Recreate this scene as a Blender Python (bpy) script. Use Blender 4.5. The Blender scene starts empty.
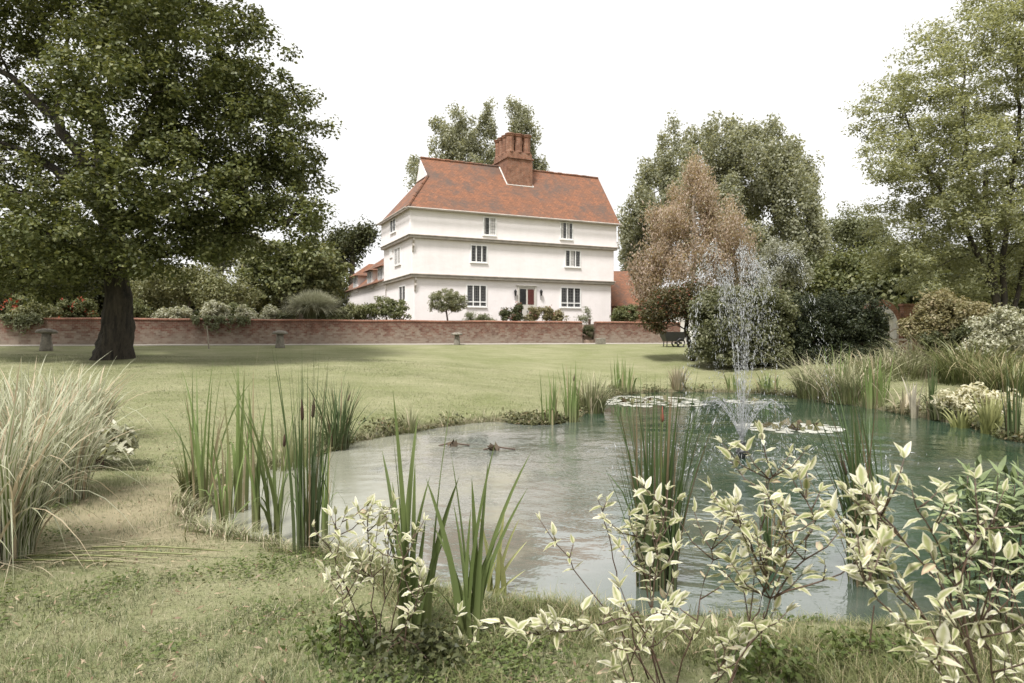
import bpy, math, random
import numpy as np
from mathutils import Vector

# ------------------------------------------------------------------ camera, sky, sun, exposure
SC = bpy.context.scene
COL = SC.collection
F, CX, HY, CH = 683.0, 512.0, 337.0, 1.55      # focal length in pixels, centre column, eye level row, eye height
ZW = -0.20                                      # pond level
cam = bpy.data.cameras.new('camera')
camo = bpy.data.objects.new('camera', cam); COL.objects.link(camo)
cam.sensor_width = 36; cam.lens = 36 * F / 1024
cam.shift_y = -(341.5 - HY) / 1024
cam.clip_start = 0.05; cam.clip_end = 3000
cam.dof.use_dof = True; cam.dof.focus_distance = 5.5; cam.dof.aperture_fstop = 5.0
camo.location = (0, 0, CH); camo.rotation_euler = (math.radians(90), 0, 0)
SC.camera = camo

SUN_EL, SUN_AZ = math.radians(60), math.radians(205)   # azimuth clockwise from +Y: the sun stands high behind the camera on the left
w = bpy.data.worlds.new('World'); SC.world = w; w.use_nodes = True
nt = w.node_tree; nt.nodes.clear()
sky = nt.nodes.new('ShaderNodeTexSky'); sky.sky_type = 'NISHITA'; sky.sun_disc = False
sky.sun_elevation = SUN_EL; sky.sun_rotation = SUN_AZ; sky.dust_density = 3; sky.air_density = 1.2
hs = nt.nodes.new('ShaderNodeHueSaturation'); hs.inputs['Saturation'].default_value = 0.2
tc = nt.nodes.new('ShaderNodeTexCoord'); nz = nt.nodes.new('ShaderNodeTexNoise')
nz.inputs['Scale'].default_value = 2.2; nz.inputs['Detail'].default_value = 5
rp = nt.nodes.new('ShaderNodeValToRGB')
rp.color_ramp.elements[0].position = .3; rp.color_ramp.elements[0].color = (7.9, 7.9, 7.85, 1)
rp.color_ramp.elements[1].position = .75; rp.color_ramp.elements[1].color = (9.6, 9.5, 9.4, 1)
mx = nt.nodes.new('ShaderNodeMixRGB'); mx.inputs[0].default_value = .88
bg = nt.nodes.new('ShaderNodeBackground'); bg.inputs['Strength'].default_value = 0.1
ow = nt.nodes.new('ShaderNodeOutputWorld')
L = nt.links.new
L(tc.outputs['Generated'], nz.inputs['Vector']); L(nz.outputs['Fac'], rp.inputs[0])
L(sky.outputs[0], hs.inputs['Color']); L(hs.outputs[0], mx.inputs[1]); L(rp.outputs[0], mx.inputs[2])
L(mx.outputs[0], bg.inputs[0]); L(bg.outputs[0], ow.inputs[0])

sl = bpy.data.lights.new('sun', 'SUN'); sl.energy = 4.0; sl.angle = math.radians(11); sl.color = (1, .97, .94)
so = bpy.data.objects.new('sun', sl); COL.objects.link(so)
sd = Vector((math.sin(SUN_AZ) * math.cos(SUN_EL), math.cos(SUN_AZ) * math.cos(SUN_EL), math.sin(SUN_EL)))
so.location = sd * 60; so.rotation_euler = (-sd).to_track_quat('-Z', 'Y').to_euler()
vs = SC.view_settings
vs.view_transform = 'Standard'; vs.look = 'None'; vs.exposure = 0.56; vs.gamma = 1; vs.use_curve_mapping = False
SC.cycles.max_bounces = 7; SC.cycles.diffuse_bounces = 3; SC.cycles.glossy_bounces = 3
SC.cycles.transmission_bounces = 4; SC.cycles.transparent_max_bounces = 6
SC.cycles.caustics_reflective = False; SC.cycles.caustics_refractive = False

rng = np.random.default_rng(11)
random.seed(5)

# ------------------------------------------------------------------ helpers
def P(x, y, D):
    "world point seen at pixel (x, y) at depth D"
    return Vector(((x - CX) / F * D, D, CH - (y - HY) / F * D))

def tag(o, label=None, cat=None, group=None, kind=None):
    if label: o['label'] = label
    if cat: o['category'] = cat
    if group: o['group'] = group
    if kind: o['kind'] = kind
    return o

def empty(name, loc, label, cat, group=None, rz=0):
    o = bpy.data.objects.new(name, None); COL.objects.link(o)
    o.location = loc; o.rotation_euler = (0, 0, rz); o.empty_display_size = .2
    return tag(o, label, cat, group)

def link(name, me, mat, parent=None):
    o = bpy.data.objects.new(name, me); COL.objects.link(o)
    if mat is not None and not me.materials: me.materials.append(mat)
    if parent is not None:
        o.parent = parent
    return o

def np_mesh(name, V, faces, smooth=False, attrs=None):
    "faces: list of integer arrays, each (n, k)"
    me = bpy.data.meshes.new(name)
    V = np.asarray(V, np.float32)
    me.vertices.add(len(V)); me.vertices.foreach_set('co', V.ravel())
    idx = np.concatenate([f.ravel() for f in faces]).astype(np.int32)
    tot = np.concatenate([np.full(len(f), f.shape[1]) for f in faces]).astype(np.int32)
    st = np.concatenate([[0], np.cumsum(tot)[:-1]]).astype(np.int32)
    me.loops.add(len(idx)); me.loops.foreach_set('vertex_index', idx)
    me.polygons.add(len(tot)); me.polygons.foreach_set('loop_start', st)
    if smooth: me.polygons.foreach_set('use_smooth', np.ones(len(tot), bool))
    for k, a in (attrs or {}).items():
        at = me.attributes.new(k, 'FLOAT', 'POINT'); at.data.foreach_set('value', np.asarray(a, np.float32))
    me.update(calc_edges=True)
    return me

class MB:
    "collects simple solids into one mesh"
    def __init__(s): s.v = []; s.f = []
    def add(s, vs, fs):
        n = len(s.v); s.v += [tuple(p) for p in vs]; s.f += [[i + n for i in q] for q in fs]; return s
    def box(s, x0, x1, y0, y1, z0, z1):
        vs = [(x, y, z) for z in (z0, z1) for y in (y0, y1) for x in (x0, x1)]
        return s.add(vs, [(0, 2, 3, 1), (4, 5, 7, 6), (0, 1, 5, 4), (2, 6, 7, 3), (0, 4, 6, 2), (1, 3, 7, 5)])
    def prism(s, poly, z0, z1):
        n = len(poly)
        vs = [(p[0], p[1], z0) for p in poly] + [(p[0], p[1], z1) for p in poly]
        return s.add(vs, [tuple(range(n))[::-1], tuple(range(n, 2 * n))] + [(i, (i + 1) % n, n + (i + 1) % n, n + i) for i in range(n)])
    def tube(s, pts, rad, k=7, cap=True):
        pts = [Vector(p) for p in pts]; n0 = len(s.v); m = len(pts)
        if not hasattr(rad, '__len__'): rad = [rad] * m
        ref = Vector((.13, .21, 1)).normalized()
        for i, p in enumerate(pts):
            d = (pts[min(i + 1, m - 1)] - pts[max(i - 1, 0)]).normalized()
            a = d.cross(ref if abs(d.dot(ref)) < .95 else Vector((1, 0, 0))).normalized(); b = d.cross(a)
            for j in range(k):
                t = 2 * math.pi * j / k
                s.v.append(tuple(p + (a * math.cos(t) + b * math.sin(t)) * rad[i]))
        for i in range(m - 1):
            for j in range(k):
                q = n0 + i * k
                s.f.append([q + j, q + (j + 1) % k, q + k + (j + 1) % k, q + k + j])
        if cap:
            s.f.append([n0 + j for j in range(k)][::-1]); s.f.append([n0 + (m - 1) * k + j for j in range(k)])
        return s
    def lathe(s, c, prof, k=16, jit=0):
        n0 = len(s.v); m = len(prof)
        for r, z in prof:
            for j in range(k):
                t = 2 * math.pi * j / k; rr = r * (1 + random.uniform(-jit, jit))
                s.v.append((c[0] + rr * math.cos(t), c[1] + rr * math.sin(t), c[2] + z))
        for i in range(m - 1):
            for j in range(k):
                q = n0 + i * k
                s.f.append([q + j, q + (j + 1) % k, q + k + (j + 1) % k, q + k + j])
        s.f.append([n0 + j for j in range(k)][::-1]); s.f.append([n0 + (m - 1) * k + j for j in range(k)])
        return s
    def mesh(s, name, smooth=False):
        me = bpy.data.meshes.new(name); me.from_pydata(s.v, [], s.f); me.validate(); me.update()
        if smooth: me.polygons.foreach_set('use_smooth', np.ones(len(me.polygons), bool))
        return me
    def build(s, name, mat, parent=None, smooth=False, bevel=0):
        o = link(name, s.mesh(name, smooth), mat, parent)
        if bevel:
            b = o.modifiers.new('bevel', 'BEVEL'); b.width = bevel; b.segments = 2; b.limit_method = 'ANGLE'
        return o

# ------------------------------------------------------------------ materials
def nmat(name):
    m = bpy.data.materials.new(name); m.use_nodes = True
    t = m.node_tree; b = t.nodes['Principled BSDF']
    return m, t, b
def N(t, kind, **kw):
    n = t.nodes.new(kind)
    for k, v in kw.items():
        if k in n.inputs: n.inputs[k].default_value = v
        else: setattr(n, k, v)
    return n
def ramp(t, fac, stops):
    r = t.nodes.new('ShaderNodeValToRGB'); e = r.color_ramp.elements
    while len(e) < len(stops): e.new(.5)
    for q, (p, c) in zip(e, stops):
        q.position = p; q.color = (*c, 1) if len(c) == 3 else c
    t.links.new(fac, r.inputs[0]); return r.outputs[0]
def g(v): return (v, v, v)
def mixc(t, f, a, b, mode='MIX'):
    m = t.nodes.new('ShaderNodeMixRGB'); m.blend_type = mode
    for s, x in ((0, f), (1, a), (2, b)):
        if isinstance(x, (int, float)): m.inputs[s].default_value = x if s == 0 else (x, x, x, 1)
        elif isinstance(x, tuple): m.inputs[s].default_value = (*x, 1)
        else: t.links.new(x, m.inputs[s])
    return m.outputs[0]
def noise(t, scale, detail=4, vec=None, rough=.55):
    n = N(t, 'ShaderNodeTexNoise', Scale=scale, Detail=detail, Roughness=rough)
    if vec is not None: t.links.new(vec, n.inputs['Vector'])
    return n.outputs['Fac']
def objco(t): return t.nodes.new('ShaderNodeTexCoord').outputs['Object']
def bump(t, b, h, strength, dist=.02):
    n = N(t, 'ShaderNodeBump', Strength=strength, Distance=dist); t.links.new(h, n.inputs['Height'])
    t.links.new(n.outputs[0], b.inputs['Normal'])

def plain(name, c, rough=.6, var=.25, scale=6, bmp=.2, metal=0):
    m, t, b = nmat(name); v = objco(t); f = noise(t, scale, 6, v)
    t.links.new(ramp(t, f, [(.25, tuple(x * (1 - var) for x in c)), (.75, tuple(min(1, x * (1 + var)) for x in c))]), b.inputs['Base Color'])
    b.inputs['Roughness'].default_value = rough; b.inputs['Metallic'].default_value = metal
    bump(t, b, noise(t, scale * 6, 4, v), bmp)
    return m

def leafmat(name, c1, c2, trans=.3, c3=None, rough=.5, spec=.3):
    "leaf colours differ from leaf to leaf; light passes through"
    m, t, b = nmat(name)
    r = N(t, 'ShaderNodeNewGeometry').outputs['Random Per Island']
    st = [(0, c1), (.85, c2)] + ([(1, c3)] if c3 else [])
    c = ramp(t, r, st)
    t.links.new(c, b.inputs['Base Color']); b.inputs['Roughness'].default_value = rough
    b.inputs['Specular IOR Level'].default_value = spec
    tr = N(t, 'ShaderNodeBsdfTranslucent'); t.links.new(mixc(t, 1.0, c, (1.25, 1.2, .7), 'MULTIPLY'), tr.inputs[0])
    ms = N(t, 'ShaderNodeMixShader', Fac=trans)
    t.links.new(b.outputs[0], ms.inputs[1]); t.links.new(tr.outputs[0], ms.inputs[2])
    t.links.new(ms.outputs[0], t.nodes['Material Output'].inputs[0])
    return m

def blademat(name, base, tip, edge=None, dead=None, trans=.25, pos=(.1, .8), rough=.45, patch=None):
    "blade colour runs from base to tip; some blades are dead; variegated blades have pale margins"
    m, t, b = nmat(name)
    a = N(t, 'ShaderNodeAttribute', attribute_name='t').outputs['Fac']
    r = N(t, 'ShaderNodeNewGeometry').outputs['Random Per Island']
    c = ramp(t, a, [(pos[0], base), (pos[1], tip)])
    if edge:
        e = N(t, 'ShaderNodeAttribute', attribute_name='e').outputs['Fac']
        c = mixc(t, ramp(t, e, [(.35, g(0)), (.6, g(1))]), c, edge)
    c = mixc(t, ramp(t, r, [(0, g(.0)), (1, g(.45))]), c, mixc(t, 1.0, c, (.45, .5, .4), 'MULTIPLY'))
    if patch:
        pv = N(t, 'ShaderNodeNewGeometry').outputs['Position']
        c = mixc(t, ramp(t, noise(t, 2.6, 6, pv, .72), [(.47, g(0)), (.60, g(.9))]), c, patch)
        c = mixc(t, ramp(t, noise(t, 3.9, 5, pv, .7), [(.48, g(0)), (.60, g(.9))]), c, tuple(x * .55 for x in base))
    if dead: c = mixc(t, ramp(t, r, [(.80, g(0)), (.84, g(1))]), c, dead)
    t.links.new(c, b.inputs['Base Color']); b.inputs['Roughness'].default_value = rough
    b.inputs['Specular IOR Level'].default_value = .35
    tr = N(t, 'ShaderNodeBsdfTranslucent'); t.links.new(c, tr.inputs[0])
    ms = N(t, 'ShaderNodeMixShader', Fac=trans)
    t.links.new(b.outputs[0], ms.inputs[1]); t.links.new(tr.outputs[0], ms.inputs[2])
    t.links.new(ms.outputs[0], t.nodes['Material Output'].inputs[0])
    return m

def brickmat(name, c1, c2, mortar, scale=1.0, pale=None, zsplit=None, bw=.22, bh=.075):
    m, t, b = nmat(name); v = objco(t)
    sep = N(t, 'ShaderNodeSeparateXYZ'); t.links.new(v, sep.inputs[0])
    ad = N(t, 'ShaderNodeMath', operation='ADD'); t.links.new(sep.outputs[0], ad.inputs[0]); t.links.new(sep.outputs[1], ad.inputs[1])
    cb = N(t, 'ShaderNodeCombineXYZ'); t.links.new(ad.outputs[0], cb.inputs[0]); t.links.new(sep.outputs[2], cb.inputs[1])
    br = N(t, 'ShaderNodeTexBrick', Scale=scale); br.inputs['Brick Width'].default_value = bw; br.inputs['Row Height'].default_value = bh
    br.inputs['Mortar Size'].default_value = .008; br.inputs['Color1'].default_value = (*c1, 1); br.inputs['Color2'].default_value = (*c2, 1)
    br.inputs['Mortar'].default_value = (*mortar, 1); br.inputs['Bias'].default_value = -.1
    t.links.new(cb.outputs[0], br.inputs['Vector'])
    c = br.outputs['Color']
    c = mixc(t, ramp(t, noise(t, 3.0, 6, v, .7), [(.38, g(0)), (.66, g(.85))]), c, tuple(x * .38 for x in c1))
    c = mixc(t, ramp(t, noise(t, 9.0, 3, v), [(.5, g(0)), (.72, g(.6))]), c, tuple(min(1, x * 1.5) for x in c2))
    if pale:
        zz = N(t, 'ShaderNodeMapRange'); t.links.new(sep.outputs[2], zz.inputs[0])
        zz.inputs[1].default_value = zsplit[0]; zz.inputs[2].default_value = zsplit[1]; zz.inputs[3].default_value = .30; zz.inputs[4].default_value = -.22
        a2 = N(t, 'ShaderNodeMath', operation='ADD'); t.links.new(zz.outputs[0], a2.inputs[0]); t.links.new(noise(t, 2.2, 9, v, .8), a2.inputs[1])
        b2 = N(t, 'ShaderNodeTexBrick', Scale=scale); b2.inputs['Brick Width'].default_value = bw; b2.inputs['Row Height'].default_value = bh
        b2.inputs['Mortar Size'].default_value = .0; b2.inputs['Color1'].default_value = (0, 0, 0, 1); b2.inputs['Color2'].default_value = (.25, .25, .25, 1); t.links.new(cb.outputs[0], b2.inputs['Vector'])
        a3 = N(t, 'ShaderNodeMath', operation='ADD'); t.links.new(a2.outputs[0], a3.inputs[0]); t.links.new(b2.outputs['Color'], a3.inputs[1])
        c = mixc(t, ramp(t, a3.outputs[0], [(.52, g(0)), (.86, g(.8))]), c, pale)
        c = mixc(t, 1.0, c, ramp(t, b2.outputs['Color'], [(0, (.78, .78, .8)), (.25, (1.0, 1.0, 1.0))]), 'MULTIPLY')
    t.links.new(c, b.inputs['Base Color']); b.inputs['Roughness'].default_value = .85
    bump(t, b, br.outputs['Fac'], -.5, .01)
    return m

def tilemat(name, c1, c2, dark):
    m, t, b = nmat(name); v = objco(t)
    sep = N(t, 'ShaderNodeSeparateXYZ'); t.links.new(v, sep.inputs[0])
    ad = N(t, 'ShaderNodeMath', operation='ADD'); t.links.new(sep.outputs[0], ad.inputs[0])
    hv = N(t, 'ShaderNodeMath', operation='MULTIPLY'); t.links.new(sep.outputs[1], hv.inputs[0]); hv.inputs[1].default_value = .12
    t.links.new(hv.outputs[0], ad.inputs[1])
    cb = N(t, 'ShaderNodeCombineXYZ'); t.links.new(ad.outputs[0], cb.inputs[0]); t.links.new(sep.outputs[2], cb.inputs[1])
    br = N(t, 'ShaderNodeTexBrick', Scale=1.0); br.inputs['Brick Width'].default_value = .19; br.inputs['Row Height'].default_value = .085
    br.inputs['Mortar Size'].default_value = .007; br.inputs['Color1'].default_value = (*c1, 1); br.inputs['Color2'].default_value = (*c2, 1)
    br.inputs['Mortar'].default_value = (*[x * .35 for x in c1], 1)
    t.links.new(cb.outputs[0], br.inputs['Vector'])
    c = br.outputs['Color']
    c = mixc(t, ramp(t, noise(t, .75, 8, v, .72), [(.46, g(0)), (.64, g(.8))]), c, dark)
    c = mixc(t, ramp(t, noise(t, 5.5, 4, v), [(.52, g(0)), (.75, g(.55))]), c, tuple(x * .5 for x in c1))
    t.links.new(c, b.inputs['Base Color']); b.inputs['Roughness'].default_value = .8
    bump(t, b, br.outputs['Fac'], -.6, .03)
    return m

M = {}
M['stucco'] = plain('white_limewash', (.83, .775, .765), .85, .035, .9, .15)
m, t, b = nmat('streaked_limewash'); v = objco(t); mp = N(t, 'ShaderNodeMapping'); mp.inputs['Scale'].default_value = (1.6, 1.6, .28); t.links.new(v, mp.inputs[0])
c = mixc(t, ramp(t, noise(t, 1.0, 8, mp.outputs[0], .7), [(.42, g(0)), (.75, g(.45))]), (.84, .79, .78), (.70, .655, .635))
c = mixc(t, ramp(t, noise(t, .7, 6, v, .7), [(.5, g(0)), (.8, g(.35))]), c, (.74, .69, .665))
t.links.new(c, b.inputs['Base Color']); b.inputs['Roughness'].default_value = .9; bump(t, b, noise(t, 2.2, 6, v, .6), .35, .05); M['stucco'] = m
M['beam'] = plain('weathered_timber', (.40, .36, .315), .8, .25, 3)
M['whitepaint'] = plain('white_paint', (.80, .79, .77), .45, .03)
M['doorpaint'] = plain('stone_paint', (.56, .53, .48), .5, .04)
M['glass'] = plain('dark_window_glass', (.035, .035, .037), .08, .3, 2, 0)
M['redglass'] = plain('red_glass', (.11, .034, .03), .2, .2)
M['curtain'] = plain('pale_curtain', (.5, .48, .46), .9, .1)
M['tiles'] = tilemat('clay_tiles', (.265, .107, .052), (.155, .075, .042), (.08, .064, .053))
M['brick'] = brickmat('garden_brick', (.205, .082, .05), (.13, .064, .042), (.28, .22, .17), pale=(.27, .225, .175), zsplit=(1.2, 2.35))
M['chimbrick'] = brickmat('chimney_brick', (.27, .115, .06), (.19, .08, .045), (.33, .26, .2))
M['lead'] = plain('lime_fillet', (.6, .57, .53), .6)
M['black'] = plain('black_iron', (.02, .02, .02), .45)
M['bark'] = plain('dark_bark', (.026, .022, .015), .95, .5, 5, .9)
def barkmat(name, c1, c2):
    m, t, b = nmat(name); v = objco(t); mp = N(t, 'ShaderNodeMapping'); mp.inputs['Scale'].default_value = (7, 7, 1.1); t.links.new(v, mp.inputs[0])
    f = noise(t, 1.0, 8, mp.outputs[0], .7); t.links.new(ramp(t, f, [(.38, c1), (.62, c2)]), b.inputs['Base Color']); b.inputs['Roughness'].default_value = .95
    bump(t, b, f, 1.0, .12); return m
M['bark'] = barkmat('furrowed_bark', (.013, .011, .008), (.062, .05, .036))
M['palebark'] = plain('grey_bark', (.13, .11, .085), .95, .4, 7, .6)
M['twig'] = plain('brown_twig', (.07, .04, .025), .7, .4, 20)
M['redtwig'] = plain('red_dogwood_twig', (.075, .045, .03), .55, .4, 20)
M['stone'] = plain('lichen_stone', (.21, .19, .155), .95, .45, 9, .8)
M['gravel'] = plain('pale_gravel', (.36, .33, .28), .95, .25, 30, .6)
M['soil'] = plain('border_soil', (.12, .10, .06), .95, .4, 5, .6)
M['wood'] = plain('silvered_wood', (.30, .26, .21), .8, .3, 8)
M['steps'] = plain('worn_step_brick', (.33, .24, .185), .9, .3, 6)

# ------------------------------------------------------------------ pond outline and ground height
def wp(x, y):
    D = (CH - ZW) * F / (y - HY); return ((x - CX) / F * D, D)
ctrl = [wp(205, 528), wp(214, 505), wp(232, 486), wp(282, 466), wp(330, 452), wp(352, 443), wp(392, 436), wp(440, 428), wp(490, 422), wp(535, 425),
        wp(575, 420), wp(600, 406), wp(620, 396), wp(665, 392), wp(730, 392.5), wp(790, 396), wp(840, 403), wp(890, 412), wp(940, 421), wp(985, 431), wp(1024, 443),
        (10.3, 9.6), (11.0, 7.6), (9.2, 5.9), (6.4, 5.0), (4.1, 4.2), wp(930, 632), wp(850, 624), wp(760, 619), wp(680, 616), wp(600, 613), wp(540, 611), wp(480, 600), wp(420, 582),
        wp(370, 562), wp(320, 553), wp(270, 545), wp(225, 538)]
def catmull(c, n=8):
    c = np.array(c); out = []
    m = len(c)
    for i in range(m):
        p0, p1, p2, p3 = c[i - 1], c[i], c[(i + 1) % m], c[(i + 2) % m]
        for k in range(n):
            t = k / n
            out.append(.5 * ((2 * p1) + (-p0 + p2) * t + (2 * p0 - 5 * p1 + 4 * p2 - p3) * t * t + (-p0 + 3 * p1 - 3 * p2 + p3) * t ** 3))
    return np.array(out)
POND = catmull(ctrl)
_j = np.random.default_rng(3).normal(0, .035, POND.shape); POND = POND + _j
def sdf(X, Y):
    "signed distance to the pond's edge, negative inside"
    X = np.atleast_1d(np.asarray(X, float)); Y = np.atleast_1d(np.asarray(Y, float))
    A = POND; B = np.roll(POND, -1, 0)
    out = np.empty(len(X))
    for s in range(0, len(X), 20000):
        x = X[s:s + 20000, None]; y = Y[s:s + 20000, None]
        dx, dy = B[:, 0] - A[:, 0], B[:, 1] - A[:, 1]
        t = np.clip(((x - A[:, 0]) * dx + (y - A[:, 1]) * dy) / (dx * dx + dy * dy), 0, 1)
        d = np.sqrt(((A[:, 0] + t * dx - x) ** 2 + (A[:, 1] + t * dy - y) ** 2).min(1))
        c = (A[:, 1] > y) != (B[:, 1] > y)
        xi = A[:, 0] + (y - A[:, 1]) / np.where(dy == 0, 1e-9, dy) * dx
        ins = (c & (x < xi)).sum(1) % 2 == 1
        out[s:s + 20000] = np.where(ins, -d, d)
    return out
def wallY(X): return 33.5 + .319 * (X + 5.05)
ZWALL = 1.22
def sstep(a, b, x):
    t = np.clip((x - a) / (b - a), 0, 1); return t * t * (3 - 2 * t)
def gz(X, Y, d=None):
    X = np.atleast_1d(np.asarray(X, float)); Y = np.atleast_1d(np.asarray(Y, float))
    if d is None: d = sdf(X, Y)
    s = Y - wallY(X)
    r = 1 + s / 26
    zr = ZWALL * np.where(r < .12, np.where(r < -.12, 0, (r + .12) ** 2 / .48), np.minimum(r, 1))
    zr = np.minimum(zr, ZWALL)
    bank = ZW + .13 * sstep(0, .3, d) + np.where(Y > 9, .115, .08) * np.maximum(d - .1, 0)
    zo = -np.log(np.exp(-zr * 14) + np.exp(-bank * 14)) / 14
    zo = zo + .025 * np.sin(X * 1.7 + np.sin(Y * 1.1) * 2) * np.sin(Y * 1.3 + X * .4) * np.clip(d, 0, 1) * np.exp(-np.abs(Y) / 14)
    zo = np.maximum(zo, ZW + .004 + .1 * np.clip(d, 0, .3))
    zi = ZW - .45 * sstep(0, 1.0, -d) - .02
    return np.where(d > 0, zo, zi)
def gz1(x, y): return float(gz(x, y)[0])
_D = np.arange(2.4, 60, .04)
def G(x, y):
    "point where the ray through pixel (x, y) meets the ground or the water"
    X = (x - CX) / F * _D; Z = CH - (y - HY) / F * _D
    z = np.maximum(gz(X, _D), ZW)
    k = np.argmax(Z <= z)
    return Vector((X[k], _D[k], z[k]))

def axis(segs):
    out = [segs[0][0]]
    for a, b, s in segs:
        n = max(1, int(round((b - a) / s))); out += list(np.linspace(a, b, n + 1)[1:])
    return np.array(out)
gx = axis([(-900, -300, 200), (-300, -60, 30), (-60, -16, 2), (-16, -8, .4), (-8, 12, .14), (12, 20, .5), (20, 60, 3), (60, 300, 30), (300, 900, 200)])
gy = axis([(-300, -40, 60), (-40, -4, 4), (-4, 2, .5), (2, 10, .11), (10, 23.5, .16), (23.5, 45, .6), (45, 100, 5), (100, 400, 50), (400, 1600, 300)])
GX, GY = np.meshgrid(gx, gy)
V = np.stack([GX.ravel(), GY.ravel(), gz(GX.ravel(), GY.ravel())], 1)
nx, ny = len(gx), len(gy)
i = (np.arange(ny - 1)[:, None] * nx + np.arange(nx - 1)).ravel()
ground_me = np_mesh('lawn', V, [np.stack([i, i + 1, i + nx + 1, i + nx], 1)], smooth=True)

def lawnmat():
    m, t, b = nmat('lawn_turf'); geo = N(t, 'ShaderNodeNewGeometry'); v = geo.outputs['Position']
    green = (.178, .195, .085); pale = (.29, .285, .165); straw = (.33, .30, .20); dk = (.085, .095, .038)
    c = mixc(t, ramp(t, noise(t, .55, 7, v, .65), [(.35, g(0)), (.68, g(1))]), green, pale)
    mp = N(t, 'ShaderNodeMapping'); mp.inputs['Scale'].default_value = (.5, 2.6, 1); t.links.new(v, mp.inputs[0])
    c = mixc(t, ramp(t, noise(t, .9, 6, mp.outputs[0], .6), [(.42, g(0)), (.75, g(.4))]), c, dk)
    c = mixc(t, ramp(t, noise(t, 14, 5, v, .7), [(.45, g(0)), (.8, g(.7))]), c, straw)
    c = mixc(t, ramp(t, noise(t, 55, 3, v, .7), [(.5, g(0)), (.78, g(.8))]), c, dk)
    # worn strip of straw and bare soil where people walk between the tall grass and the reeds
    sp = N(t, 'ShaderNodeSeparateXYZ'); t.links.new(v, sp.inputs[0])
    ds = N(t, 'ShaderNodeVectorMath', operation='DISTANCE'); t.links.new(v, ds.inputs[0]); ds.inputs[1].default_value = (-3.3, 6.3, 0)
    mr = N(t, 'ShaderNodeMapRange'); t.links.new(ds.outputs['Value'], mr.inputs[0])
    mr.inputs[1].default_value = .3; mr.inputs[2].default_value = 2.3; mr.inputs[3].default_value = .42; mr.inputs[4].default_value = -.1
    a = N(t, 'ShaderNodeMath', operation='ADD'); t.links.new(mr.outputs[0], a.inputs[0]); t.links.new(noise(t, 2.2, 6, v, .7), a.inputs[1])
    c = mixc(t, ramp(t, a.outputs[0], [(.55, g(0)), (.82, g(.7))]), c, (.34, .285, .19))
    # mud at the water's edge and below it
    mz = N(t, 'ShaderNodeMapRange'); t.links.new(sp.outputs[2], mz.inputs[0])
    mz.inputs[1].default_value = ZW + .05; mz.inputs[2].default_value = ZW + .12; mz.inputs[3].default_value = .8; mz.inputs[4].default_value = 0
    c = mixc(t, mz.outputs[0], c, (.10, .085, .055))
    t.links.new(c, b.inputs['Base Color']); b.inputs['Roughness'].default_value = .95; b.inputs['Specular IOR Level'].default_value = .1
    h = mixc(t, .5, noise(t, 70, 4, v, .7), noise(t, 9, 4, v, .6)); bump(t, b, h, .8, .05)
    return m
lawn = link('lawn', ground_me, lawnmat()); lawn['kind'] = 'structure'

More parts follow.
